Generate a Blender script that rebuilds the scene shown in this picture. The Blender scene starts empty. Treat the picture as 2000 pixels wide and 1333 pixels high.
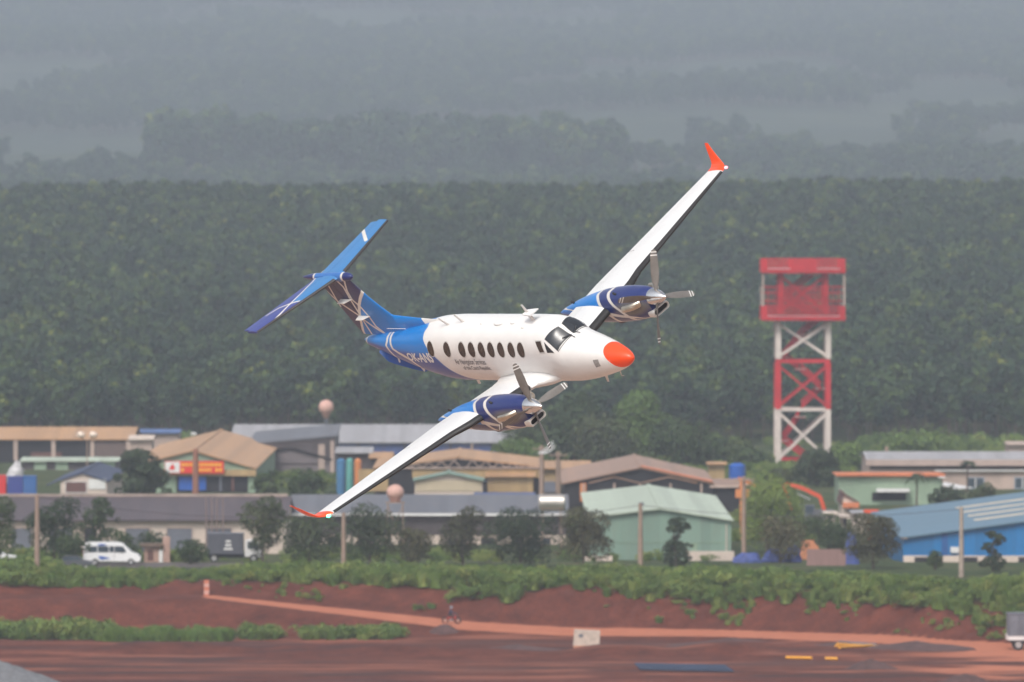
import bpy, bmesh, math, random
import numpy as np
from mathutils import Vector, Matrix, Euler

# ------------------------------------------------------------------ camera, light, exposure
SC = bpy.context.scene
COL = SC.collection
CAMZ = 41.0
FPX = 16667.0                      # 300 mm lens on a 36 mm sensor, in pixels of the 2000 px photograph
PITCH = math.atan((666.5 - 420.0) / FPX)
cam_data = bpy.data.cameras.new("camera")
cam_data.sensor_width = 36.0
cam_data.lens = 300.0
cam_data.clip_start = 1.0
cam_data.clip_end = 20000.0
cam_data.dof.use_dof = True
cam_data.dof.focus_distance = 238.0
cam_data.dof.aperture_fstop = 2.3
cam = bpy.data.objects.new("camera", cam_data)
cam.location = (0, 0, CAMZ)
cam.rotation_euler = (math.pi / 2 - PITCH, 0, 0)
COL.objects.link(cam)
SC.camera = cam

SUN_ELEV, SUN_AZ = math.radians(50), math.radians(200)     # azimuth clockwise from +Y
world = bpy.data.worlds.new("World")
SC.world = world
world.use_nodes = True
wn, wl = world.node_tree.nodes, world.node_tree.links
wn.clear()
sky = wn.new("ShaderNodeTexSky")
sky.sky_type = 'NISHITA'
sky.sun_disc = False
sky.sun_elevation = SUN_ELEV
sky.sun_rotation = SUN_AZ
sky.air_density = 1.0
sky.dust_density = 4.0
sky.ozone_density = 1.0
hs = wn.new("ShaderNodeHueSaturation")
hs.inputs['Saturation'].default_value = 0.36
bg = wn.new("ShaderNodeBackground")
bg.inputs['Strength'].default_value = 0.15
wo = wn.new("ShaderNodeOutputWorld")
wl.new(sky.outputs[0], hs.inputs['Color'])
wl.new(hs.outputs[0], bg.inputs['Color'])
wl.new(bg.outputs[0], wo.inputs['Surface'])
sun_data = bpy.data.lights.new("sun", 'SUN')
sun_data.energy = 1.3
sun_data.angle = math.radians(14)
sun_data.color = (1.0, 0.95, 0.88)
sun = bpy.data.objects.new("sun", sun_data)
sun.rotation_euler = (math.pi / 2 - SUN_ELEV, 0, math.pi - SUN_AZ)
sun.location = (0, -50, 300)
COL.objects.link(sun)
SC.view_settings.view_transform = 'Standard'
SC.view_settings.look = 'None'
SC.view_settings.exposure = 0.29
SC.view_settings.gamma = 1.0
SC.view_settings.use_curve_mapping = False
SC.cycles.volume_bounces = 1
SC.cycles.max_bounces = 8
SC.cycles.transparent_max_bounces = 8
SC.cycles.use_denoising = True

RND = random.Random(7)
NPR = np.random.default_rng(7)

# ------------------------------------------------------------------ helpers
def X(u, Y):
    return (u - 1000.0) / FPX * Y * 1.0001

def Z(v, Y):
    a = math.atan((666.5 - v) / FPX) - PITCH
    return CAMZ + Y * math.tan(a)

def nlink(nt, a, b):
    nt.links.new(a, b)

MATS = {}
def mat(name, col, rough=0.7, metal=0.0, var=0.12, scale=0.6, coat=0.0, emit=None, stretch=None, spec=0.4, col2=None, bump=0.0):
    if name in MATS:
        return MATS[name]
    m = bpy.data.materials.new(name)
    m.use_nodes = True
    nt = m.node_tree
    b = nt.nodes['Principled BSDF']
    b.inputs['Roughness'].default_value = rough
    b.inputs['Metallic'].default_value = metal
    b.inputs['Specular IOR Level'].default_value = spec
    if coat:
        b.inputs['Coat Weight'].default_value = coat
        b.inputs['Coat Roughness'].default_value = 0.08
    if emit:
        b.inputs['Emission Color'].default_value = (*col, 1)
        b.inputs['Emission Strength'].default_value = emit
    if var > 0:
        tc = nt.nodes.new('ShaderNodeTexCoord')
        mp = nt.nodes.new('ShaderNodeMapping')
        if stretch:
            mp.inputs['Scale'].default_value = stretch
        nz = nt.nodes.new('ShaderNodeTexNoise')
        nz.inputs['Scale'].default_value = scale
        nz.inputs['Detail'].default_value = 6
        nz.inputs['Roughness'].default_value = 0.65
        cr = nt.nodes.new('ShaderNodeValToRGB')
        c2 = col2 or tuple(c * (1 + var) for c in col)
        cr.color_ramp.elements[0].color = (*[c * (1 - var) for c in col], 1)
        cr.color_ramp.elements[1].color = (*c2, 1)
        cr.color_ramp.elements[0].position = 0.3
        cr.color_ramp.elements[1].position = 0.7
        nlink(nt, tc.outputs['Object'], mp.inputs[0])
        nlink(nt, mp.outputs[0], nz.inputs['Vector'])
        nlink(nt, nz.outputs[0], cr.inputs[0])
        nlink(nt, cr.outputs[0], b.inputs['Base Color'])
        if bump:
            bp = nt.nodes.new('ShaderNodeBump')
            bp.inputs['Strength'].default_value = bump
            nlink(nt, nz.outputs[0], bp.inputs['Height'])
            nlink(nt, bp.outputs[0], b.inputs['Normal'])
    else:
        b.inputs['Base Color'].default_value = (*col, 1)
    MATS[name] = m
    return m

def sheetmat(name, col, dirt=(0.16, 0.08, 0.05), amt=0.45, rough=0.5, pitch=1.1, axis='X'):
    """ribbed sheet metal: slightly differing sheets, rust and run-off stains"""
    if name in MATS:
        return MATS[name]
    m = bpy.data.materials.new(name)
    m.use_nodes = True
    nt = m.node_tree
    b = nt.nodes['Principled BSDF']
    b.inputs['Roughness'].default_value = rough
    tc = nt.nodes.new('ShaderNodeTexCoord')
    mp = nt.nodes.new('ShaderNodeMapping')
    mp.inputs['Scale'].default_value = (0.9, 0.12, 0.25) if axis == 'X' else (0.12, 0.9, 0.25)
    nz = nt.nodes.new('ShaderNodeTexNoise')
    nz.inputs['Scale'].default_value = 1.2
    nz.inputs['Detail'].default_value = 8
    nz.inputs['Roughness'].default_value = 0.7
    cr = nt.nodes.new('ShaderNodeValToRGB')
    cr.color_ramp.elements[0].position = 0.46
    cr.color_ramp.elements[1].position = 0.78
    cr.color_ramp.elements[0].color = (0, 0, 0, 1)
    cr.color_ramp.elements[1].color = (amt, amt, amt, 1)
    sx = nt.nodes.new('ShaderNodeSeparateXYZ')
    fl = nt.nodes.new('ShaderNodeMath'); fl.operation = 'MULTIPLY'; fl.inputs[1].default_value = 1 / pitch
    fl2 = nt.nodes.new('ShaderNodeMath'); fl2.operation = 'FLOOR'
    wn_ = nt.nodes.new('ShaderNodeTexWhiteNoise'); wn_.noise_dimensions = '1D'
    mr = nt.nodes.new('ShaderNodeMapRange'); mr.inputs[3].default_value = 0.86; mr.inputs[4].default_value = 1.08
    vm = nt.nodes.new('ShaderNodeVectorMath'); vm.operation = 'SCALE'; vm.inputs[0].default_value = col
    mx = nt.nodes.new('ShaderNodeMixRGB'); mx.inputs[2].default_value = (*dirt, 1)
    nlink(nt, tc.outputs['Object'], mp.inputs[0]); nlink(nt, mp.outputs[0], nz.inputs['Vector'])
    nlink(nt, nz.outputs[0], cr.inputs[0])
    nlink(nt, tc.outputs['Object'], sx.inputs[0])
    nlink(nt, sx.outputs[0 if axis == 'X' else 1], fl.inputs[0]); nlink(nt, fl.outputs[0], fl2.inputs[0])
    nlink(nt, fl2.outputs[0], wn_.inputs['W']); nlink(nt, wn_.outputs['Value'], mr.inputs[0])
    nlink(nt, mr.outputs[0], vm.inputs['Scale']); nlink(nt, vm.outputs[0], mx.inputs[1])
    nlink(nt, cr.outputs[0], mx.inputs[0]); nlink(nt, mx.outputs[0], b.inputs['Base Color'])
    MATS[name] = m
    return m

def leafmat(name, cols, trans=0.15):
    """foliage whose tone changes from tree to tree and from clump to clump"""
    if name in MATS:
        return MATS[name]
    m = bpy.data.materials.new(name)
    m.use_nodes = True
    nt = m.node_tree
    b = nt.nodes['Principled BSDF']
    b.inputs['Roughness'].default_value = 0.6
    b.inputs['Specular IOR Level'].default_value = 0.2
    oi = nt.nodes.new('ShaderNodeObjectInfo')
    geo = nt.nodes.new('ShaderNodeNewGeometry')
    ge2 = nt.nodes.new('ShaderNodeAttribute'); ge2.attribute_name = 'tone'
    ad = nt.nodes.new('ShaderNodeMath'); ad.operation = 'MULTIPLY'; ad.inputs[1].default_value = 0.55
    a2 = nt.nodes.new('ShaderNodeMath'); a2.operation = 'MULTIPLY_ADD'; a2.inputs[1].default_value = 0.45
    cr = nt.nodes.new('ShaderNodeValToRGB')
    el = cr.color_ramp.elements
    n = len(cols)
    el[0].position = cols[0][0]; el[0].color = (*cols[0][1], 1)
    el[1].position = cols[-1][0]; el[1].color = (*cols[-1][1], 1)
    for p, c in cols[1:-1]:
        e = el.new(p); e.color = (*c, 1)
    nlink(nt, oi.outputs['Random'], ad.inputs[0])
    nlink(nt, ge2.outputs['Fac'], a2.inputs[0]); nlink(nt, ad.outputs[0], a2.inputs[2])
    nlink(nt, a2.outputs[0], cr.inputs[0]); nlink(nt, cr.outputs[0], b.inputs['Base Color'])
    MATS[name] = m
    return m

class MB:
    """collects shapes, then links them as ONE mesh object"""
    def __init__(s):
        s.v = []; s.f = []; s.m = []; s.cur = 0
    def add(s, vs, fs, mi=None):
        o = len(s.v)
        s.v += [tuple(map(float, p)) for p in vs]
        s.f += [tuple(i + o for i in f) for f in fs]
        s.m += [s.cur if mi is None else mi] * len(fs)
        return s
    def box(s, x0, x1, y0, y1, z0, z1):
        return s.add([(x0, y0, z0), (x1, y0, z0), (x1, y1, z0), (x0, y1, z0), (x0, y0, z1), (x1, y0, z1), (x1, y1, z1), (x0, y1, z1)],
                     [(0, 3, 2, 1), (4, 5, 6, 7), (0, 1, 5, 4), (1, 2, 6, 5), (2, 3, 7, 6), (3, 0, 4, 7)])
    def tube(s, p0, p1, r0, r1=None, n=8, cap=True):
        r1 = r0 if r1 is None else r1
        p0, p1 = Vector(p0), Vector(p1)
        d = (p1 - p0).normalized()
        a = d.cross(Vector((0, 0, 1))) if abs(d.z) < 0.9 else d.cross(Vector((1, 0, 0)))
        a.normalize(); b = d.cross(a)
        vs = []
        for p, r in ((p0, r0), (p1, r1)):
            for k in range(n):
                t = 2 * math.pi * k / n
                vs.append(p + a * (r * math.cos(t)) + b * (r * math.sin(t)))
        fs = [(k, (k + 1) % n, n + (k + 1) % n, n + k) for k in range(n)]
        if cap:
            fs += [tuple(range(n - 1, -1, -1)), tuple(range(n, 2 * n))]
        return s.add(vs, fs)
    def beam(s, p0, p1, w, h=None):
        """square bar from p0 to p1"""
        h = h or w
        p0, p1 = Vector(p0), Vector(p1)
        d = (p1 - p0).normalized()
        a = d.cross(Vector((0, 1, 0))) if abs(d.y) < 0.9 else d.cross(Vector((1, 0, 0)))
        a.normalize(); b = d.cross(a).normalized()
        vs = [p + a * (sx * w / 2) + b * (sy * h / 2) for p in (p0, p1) for sx, sy in ((-1, -1), (1, -1), (1, 1), (-1, 1))]
        return s.add(vs, [(0, 1, 5, 4), (1, 2, 6, 5), (2, 3, 7, 6), (3, 0, 4, 7), (3, 2, 1, 0), (4, 5, 6, 7)])
    def prism(s, poly, y0, y1):
        """polygon in (x, z) pushed from y0 to y1"""
        n = len(poly)
        vs = [(x, y0, z) for x, z in poly] + [(x, y1, z) for x, z in poly]
        return s.add(vs, [(k, (k + 1) % n, n + (k + 1) % n, n + k) for k in range(n)] + [tuple(range(n - 1, -1, -1)), tuple(range(n, 2 * n))])
    def slab(s, pts, th):
        """four points of a roof plane, thickness th downwards"""
        vs = [tuple(p) for p in pts] + [(p[0], p[1], p[2] - th) for p in pts]
        return s.add(vs, [(0, 1, 2, 3), (7, 6, 5, 4)] + [(k, k + 4, (k + 1) % 4 + 4, (k + 1) % 4) for k in range(4)])
    def grid(s, P, closed=False, mi=None):
        P = np.asarray(P, float)
        n, m = P.shape[:2]
        o = len(s.v)
        s.v += [tuple(p) for p in P.reshape(-1, 3)]
        mm = m if closed else m - 1
        for i in range(n - 1):
            for j in range(mm):
                j2 = (j + 1) % m
                s.f.append((o + i * m + j, o + i * m + j2, o + (i + 1) * m + j2, o + (i + 1) * m + j))
                s.m.append(s.cur if mi is None else mi)
        return o, n, m
    def loft(s, secs, cap=True, mi=None):
        o, n, m = s.grid(secs, True, mi)
        if cap:
            s.f.append(tuple(o + j for j in range(m))); s.f.append(tuple(o + (n - 1) * m + j for j in range(m - 1, -1, -1)))
            s.m += [s.cur if mi is None else mi] * 2
        return s
    def ball(s, c, r, n=12, m=8, sq=(1, 1, 1)):
        T, F = np.meshgrid(np.linspace(0, 2 * np.pi, n, endpoint=False), np.linspace(-np.pi / 2 + .02, np.pi / 2 - .02, m))
        P = np.stack([c[0] + r * sq[0] * np.cos(F) * np.cos(T), c[1] + r * sq[1] * np.cos(F) * np.sin(T), c[2] + r * sq[2] * np.sin(F)], -1)
        return s.loft(P)
    def build(s, name, m, parent=None, smooth=False, attrs=None, recalc=True, angle=None):
        me = bpy.data.meshes.new(name)
        me.from_pydata(s.v, [], s.f)
        ms = m if isinstance(m, (list, tuple)) else [m]
        for q in ms:
            me.materials.append(q)
        if len(ms) > 1:
            me.polygons.foreach_set('material_index', s.m)
        if recalc:
            bm = bmesh.new(); bm.from_mesh(me)
            bmesh.ops.recalc_face_normals(bm, faces=bm.faces)
            bm.to_mesh(me); bm.free()
        if smooth:
            me.polygons.foreach_set('use_smooth', [True] * len(me.polygons))
            if angle:
                me.set_sharp_from_angle(angle=math.radians(angle))
        if attrs:
            for k, a in attrs.items():
                at = me.attributes.new(k, 'FLOAT', 'POINT')
                at.data.foreach_set('value', np.asarray(a, np.float32).ravel())
        me.update()
        o = bpy.data.objects.new(name, me)
        COL.objects.link(o)
        if parent:
            o.parent = parent
        return o

def tag(o, label=None, cat=None, group=None, kind=None):
    if label: o['label'] = label
    if cat: o['category'] = cat
    if group: o['group'] = group
    if kind: o['kind'] = kind
    return o

def thing(name, label, cat, loc=(0, 0, 0), rz=0.0, group=None):
    o = bpy.data.objects.new(name, None)
    o.empty_display_size = 0.5
    o.location = loc
    o.rotation_euler = (0, 0, rz)
    COL.objects.link(o)
    return tag(o, label, cat, group)

def copy_tree(o, parent=None):
    c = o.copy(); COL.objects.link(c)
    if parent: c.parent = parent
    for ch in list(o.children):
        copy_tree(ch, c)
    return c

# value noise, vectorised
_LAT = np.random.default_rng(3).random((256, 256))
def vnoise(x, y):
    x = np.asarray(x, float); y = np.asarray(y, float)
    xi = np.floor(x).astype(int); yi = np.floor(y).astype(int)
    fx = x - xi; fy = y - yi
    fx = fx * fx * (3 - 2 * fx); fy = fy * fy * (3 - 2 * fy)
    g = lambda a, b: _LAT[a % 256, b % 256]
    return (g(xi, yi) * (1 - fx) + g(xi + 1, yi) * fx) * (1 - fy) + (g(xi, yi + 1) * (1 - fx) + g(xi + 1, yi + 1) * fx) * fy
def fbm(x, y, o=4):
    r = 0; a = 0.5
    for k in range(o):
        r = r + a * vnoise(x * 2 ** k + 17.3 * k, y * 2 ** k + 5.1 * k); a *= 0.5
    return r / (1 - 0.5 ** o) - 0.5
def sstep(a, b, x):
    t = np.clip((x - a) / (b - a), 0, 1)
    return t * t * (3 - 2 * t)

# ------------------------------------------------------------------ ground
PROF = np.array([(-400, 0), (800, 0), (850, 4.4), (900, 4.3), (930, 3.4), (960, 2.8), (1000, 3.0), (1150, 3.6), (1250, 2.9), (1350, 1.7), (1430, 0.9), (1500, 0.5), (1600, 3.0), (1700, 6.5), (2000, 18), (2300, 31), (2500, 38.8), (2620, 38.8), (2800, 30), (3900, 42), (4300, 56), (5000, 78), (5800, 116), (7000, 182), (8300, 268), (8800, 272)], float)
RU = np.array([-50, 400, 600, 700, 900, 1100, 1400, 1700, 1850, 2050], float)
RX = (RU - 1000) / FPX * 835
RVF = np.array([1168, 1168, 1192, 1204, 1229, 1242, 1243, 1256, 1280, 1325], float)   # front edge of the dirt road in the photograph
RVB = np.array([1163, 1163, 1184, 1193, 1215, 1227, 1232, 1242, 1253, 1264], float)   # back edge
RYF = np.array([844, 842, 838, 836, 832, 829, 826, 815, 800, 775], float)
RYB = RYF + np.array([5, 5, 6, 6, 7, 7, 7, 9, 16, 36], float)
RZF = np.array([CAMZ - (v - 420) * y / FPX for v, y in zip(RVF, RYF)])
RZB = np.array([CAMZ - (v - 420) * y / FPX for v, y in zip(RVB, RYB)])
RZF = np.maximum(RZF, 0.05)

def ground(x, Y, rough=True):
    x = np.asarray(x, float); Y = np.asarray(Y, float)
    base = np.interp(Y, PROF[:, 0], PROF[:, 1])
    far = sstep(1600, 2600, Y)
    base = base + far * (fbm(x / 260, Y / 420, 4) * 22 * sstep(3000, 4600, Y) + fbm(x / 90 + 9, Y / 160, 3) * 5)
    yf = np.interp(x, RX, RYF); yb = np.interp(x, RX, RYB); zf = np.interp(x, RX, RZF); zb = np.interp(x, RX, RZB)
    top = 4.4 + 0.5 * fbm(x / 9, Y * 0 + 3, 3)
    ytop = yb + np.interp(x, [-60, -32, -22, 40, 60], [9, 8, 9, 10, 14])
    n = fbm(x / 7, Y / 9, 4)
    # yard below the bank, with low heaps and wheel ruts
    yard = 0.0 + 0.30 * fbm(x / 22, Y / 7, 4) + 0.10 * fbm(x / 3, Y / 2.2, 3)
    berm = np.exp(-((Y - (797 + 9 * fbm(x / 26, 0 * x, 3))) / 5.0) ** 2)
    yard = yard + berm * np.clip(0.65 + 1.5 * fbm(x / 11, Y / 30 + 4, 3), 0.05, 1.5) * np.interp(x, [-42, -36, 30, 44], [0.5, 1, 1, 0.7])
    toe = yf - np.interp(x, RX, np.maximum(RZF * 2.6, 1.2)) - 1.0
    a = sstep(0, 1, (Y - toe) / (yf - toe))
    z = yard * (1 - a) + zf * a
    left = 1 - sstep(-32, -26, x)
    z = z + left * a * (1 - a) * 4 * 0.5 * n
    b = np.clip((Y - yf) / (yb - yf), 0, 1)
    z = np.where(Y > yf, zf + (zb - zf) * b, z)
    c = np.clip((Y - yb) / (ytop - yb), 0, 1)
    rise = sstep(0, 1, c ** 0.8)
    z = np.where(Y > yb, zb + (top - zb) * rise + (1.1 * n + 0.9 * fbm(x / 1.6, Y / 14, 3)) * rise * (1 - rise) * 2, z)
    keep = 1 - sstep(ytop + 6, ytop + 24, Y)
    z = z * keep + base * (1 - keep)
    z = np.where(Y < 640, 0.0 * z, z * sstep(640, 690, Y) if False else z)
    w = sstep(900, 1100, Y) * (1 - sstep(1400, 1600, Y))
    return z + w * 0.25 * fbm(x / 40, Y / 40, 3)
def gz(x, Y):
    return float(ground(np.array([x]), np.array([Y]))[0])

def build_ground():
    xs = np.concatenate([np.linspace(-1600, -160, 30), np.linspace(-150, -62, 20), np.arange(-60, 60.1, 0.8), np.linspace(62, 150, 20), np.linspace(160, 1600, 30)])
    ys = np.concatenate([np.linspace(-400, 690, 24), np.arange(700, 730, 4), np.arange(730, 890, 0.8), np.linspace(892, 1500, 70), np.linspace(1515, 3000, 80), np.linspace(3030, 8750, 120)])
    Xg, Yg = np.meshgrid(xs, ys)
    Zg = ground(Xg, Yg)
    mb = MB(); mb.grid(np.stack([Xg, Yg, Zg], -1))
    # how much soil shows (1) against green cover (0); second: how light the dry dust is
    yb = np.interp(Xg, RX, RYB)
    cover = sstep(yb + 6, yb + 10, Yg + 5 * fbm(Xg / 5, Yg / 4, 3))
    soil = 1 - cover
    dust = sstep(-0.02, 0.16, fbm(Xg / 16, Yg / 3.2, 4)) * (Yg < 830)
    yf = np.interp(Xg, RX, RYF)
    roadd = np.minimum(np.minimum(Yg - yf + .4, yb + .2 - Yg), (Xg + 30.5)) + .5 * fbm(Xg / 1.5, Yg / 1.2, 3)
    road = (sstep(27, 44, Xg) * (Yg < yb) * (Yg > yf - 45) * sstep(-0.15, 0.05, fbm(Xg / 12 + 5, Yg / 5, 3)))
    wet = sstep(0.0, 0.14, fbm(Xg / 14 + 40, Yg / 3.5 + 8, 4)) * (Yg < 826)
    dust = dust * (Yg < yf); wet = wet * (Yg < yf);
    m = bpy.data.materials.new('red soil and grass'); m.use_nodes = True
    nt = m.node_tree; b = nt.nodes['Principled BSDF']; b.inputs['Roughness'].default_value = 0.9
    b.inputs['Specular IOR Level'].default_value = 0.15
    tc = nt.nodes.new('ShaderNodeTexCoord')
    def nz(sc, det=8, r=0.7):
        n = nt.nodes.new('ShaderNodeTexNoise'); n.inputs['Scale'].default_value = sc; n.inputs['Detail'].default_value = det
        n.inputs['Roughness'].default_value = r; nlink(nt, tc.outputs['Object'], n.inputs['Vector']); return n
    def ramp(src, stops):
        c = nt.nodes.new('ShaderNodeValToRGB'); e = c.color_ramp.elements
        e[0].position = stops[0][0]; e[0].color = (*stops[0][1], 1); e[1].position = stops[-1][0]; e[1].color = (*stops[-1][1], 1)
        for p, q in stops[1:-1]:
            k = e.new(p); k.color = (*q, 1)
        nlink(nt, src, c.inputs[0]); return c
    def mix(f, a, c2):
        x = nt.nodes.new('ShaderNodeMixRGB')
        if isinstance(f, float): x.inputs[0].default_value = f
        else: nlink(nt, f, x.inputs[0])
        for i, q in ((1, a), (2, c2)):
            if isinstance(q, tuple): x.inputs[i].default_value = (*q, 1)
            else: nlink(nt, q, x.inputs[i])
        return x.outputs[0]
    def attr(n):
        a = nt.nodes.new('ShaderNodeAttribute'); a.attribute_name = n; return a.outputs['Fac']
    soilc = ramp(nz(0.35).outputs[0], [(0.32, (0.075, 0.021, 0.014)), (0.5, (0.125, 0.035, 0.022)), (0.7, (0.19, 0.054, 0.032))]).outputs[0]
    soilc = mix(ramp(nz(2.2, 10, .8).outputs[0], [(0.45, (0, 0, 0)), (0.62, (0.6, 0.6, 0.6))]).outputs[0], soilc, (0.050, 0.017, 0.013))
    dustc = mix(attr('dust'), soilc, (0.29, 0.105, 0.065))
    dustc = mix(attr('wet'), dustc, (0.048, 0.026, 0.026))
    roadc = ramp(nz(0.5).outputs[0], [(0.3, (0.40, 0.135, 0.075)), (0.7, (0.50, 0.19, 0.115))]).outputs[0]
    rm = nt.nodes.new('ShaderNodeMapRange'); rm.inputs[1].default_value = -.25; rm.inputs[2].default_value = .25; nlink(nt, attr('roadd'), rm.inputs[0])
    c1 = mix(rm.outputs[0], mix(attr('road'), dustc, roadc), roadc)
    green = ramp(nz(0.12).outputs[0], [(0.3, (0.020, 0.035, 0.014)), (0.5, (0.05, 0.075, 0.025)), (0.65, (0.10, 0.09, 0.045)), (0.8, (0.16, 0.10, 0.06))]).outputs[0]
    green = mix(attr('field'), green, ramp(nz(0.006).outputs[0], [(0.35, (0.022, 0.036, 0.022)), (0.65, (0.055, 0.07, 0.038))]).outputs[0])
    c2 = mix(attr('soil'), green, c1)
    c2 = mix(attr('near'), c2, ramp(nz(0.02).outputs[0], [(0.35, (0.34, 0.21, 0.155)), (0.65, (0.44, 0.30, 0.23))]).outputs[0])  # unseen near ground, tone lightened to bounce light onto the aeroplane's underside
    nlink(nt, c2, b.inputs['Base Color'])
    bp = nt.nodes.new('ShaderNodeBump'); bp.inputs['Strength'].default_value = 0.6; bp.inputs['Distance'].default_value = 0.3
    nlink(nt, nz(1.3).outputs[0], bp.inputs['Height']); nlink(nt, bp.outputs[0], b.inputs['Normal'])
    o = mb.build('ground', m, smooth=True, recalc=False, attrs=dict(soil=soil, dust=dust * 0.75, road=road, roadd=roadd, wet=wet * 0.7, field=sstep(3000, 3600, Yg), near=1 - sstep(670, 728, Yg)))
    tag(o, kind='structure')
build_ground()

# ------------------------------------------------------------------ foliage prototypes
def leaves(rng, blobs, n, size, flat=0.0, up=0.15):
    """n small quads on the shells of ellipsoid blobs (cx, cy, cz, rx, ry, rz)"""
    B = np.array(blobs, float)
    wgt = (B[:, 3] * B[:, 4] + B[:, 4] * B[:, 5] + B[:, 3] * B[:, 5]); wgt /= wgt.sum()
    k = rng.choice(len(B), n, p=wgt)
    d = rng.normal(size=(n, 3)); d[:, 2] += up; d /= np.linalg.norm(d, axis=1)[:, None]
    r = rng.uniform(0.72, 1.08, n)[:, None]
    c = B[k, :3] + d * B[k, 3:] * r
    nrm = d + rng.normal(size=(n, 3)) * 0.55; nrm /= np.linalg.norm(nrm, axis=1)[:, None]
    a = np.cross(nrm, rng.normal(size=(n, 3))); a /= np.linalg.norm(a, axis=1)[:, None]
    b = np.cross(nrm, a)
    s = size * rng.uniform(0.6, 1.35, n)[:, None]
    V = np.stack([c + a * s * .5, c + b * s * .35, c - a * s * .5, c - b * s * .35], 1).reshape(-1, 3)
    tone = np.repeat(np.clip(rng.random(len(B))[k] * 0.6 + rng.random(n) * 0.4, 0, 1), 4)
    F = np.arange(4 * n).reshape(n, 4)
    return V, F, tone

def leaf_mesh(name, V, F, tone, m):
    me = bpy.data.meshes.new(name)
    me.vertices.add(len(V)); me.vertices.foreach_set('co', V.astype(np.float32).ravel())
    me.loops.add(F.size); me.loops.foreach_set('vertex_index', F.ravel().astype(np.int32))
    me.polygons.add(len(F)); me.polygons.foreach_set('loop_start', (np.arange(len(F)) * 4).astype(np.int32))
    me.update(calc_edges=True)
    at = me.attributes.new('tone', 'FLOAT', 'POINT'); at.data.foreach_set('value', tone.astype(np.float32))
    me.materials.append(m)
    return me

def crown_blobs(rng, w, h, z0, n, top=0.6):
    """a lumpy crown w wide, h high, starting at z0"""
    out = []
    for i in range(n):
        t = (i + 0.5) / n
        zc = z0 + h * (0.18 + 0.70 * t)
        prof = math.sin(math.pi * (0.18 + 0.62 * t)) ** 0.8 if top < 0.9 else 1 - 0.6 * t
        a = rng.uniform(0, 2 * math.pi); rr = w * 0.5 * prof * rng.uniform(0.25, 0.62)
        s = w * rng.uniform(0.17, 0.27) * (0.6 + 0.5 * prof)
        out.append((rr * math.cos(a), rr * math.sin(a), zc, s, s, s * rng.uniform(0.55, 0.85)))
    return out

GREEN_FOREST = leafmat('forest leaves', [(0.0, (0.008, 0.024, 0.014)), (0.42, (0.017, 0.040, 0.020)), (0.66, (0.033, 0.064, 0.024)), (0.88, (0.070, 0.110, 0.027)), (1.0, (0.25, 0.25, 0.04))])
FAR_WOOD = None
GREEN_NEAR = leafmat('garden leaves', [(0.0, (0.020, 0.040, 0.016)), (0.5, (0.042, 0.072, 0.022)), (1.0, (0.085, 0.11, 0.035))])
GREEN_DARK = leafmat('dark leaves', [(0.0, (0.018, 0.034, 0.018)), (0.5, (0.040, 0.062, 0.026)), (1.0, (0.085, 0.10, 0.038))])
GREEN_DULL = leafmat('dusty leaves', [(0.0, (0.040, 0.045, 0.022)), (0.5, (0.065, 0.068, 0.03)), (1.0, (0.10, 0.09, 0.045))])
GREEN_BUSH = leafmat('bank shrub leaves', [(0.0, (0.045, 0.085, 0.022)), (0.4, (0.095, 0.155, 0.036)), (0.75, (0.17, 0.225, 0.052)), (1.0, (0.25, 0.24, 0.07))])
GREEN_LIME = leafmat('bright grass', [(0.0, (0.07, 0.14, 0.03)), (1.0, (0.15, 0.22, 0.05))])
BARK = mat('bark', (0.10, 0.075, 0.06), 0.9, var=0.3, scale=2)

def trunk_mb(rng, h, r, limbs=3, lean=0.0):
    mb = MB()
    p = Vector((0, 0, -0.3)); q = Vector((lean * h * .5, 0, h * 0.55)); e = Vector((lean * h, 0, h))
    mb.tube(p, q, r, r * 0.7, 7); mb.tube(q, e, r * 0.7, r * 0.3, 6)
    for k in range(limbs):
        a = rng.uniform(0, 6.28); t = rng.uniform(0.4, 0.8)
        s = p.lerp(e, t)
        mb.tube(s, s + Vector((math.cos(a) * h * .25, math.sin(a) * h * .25, h * .22)), r * 0.4, r * 0.12, 5)
    return mb

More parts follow.
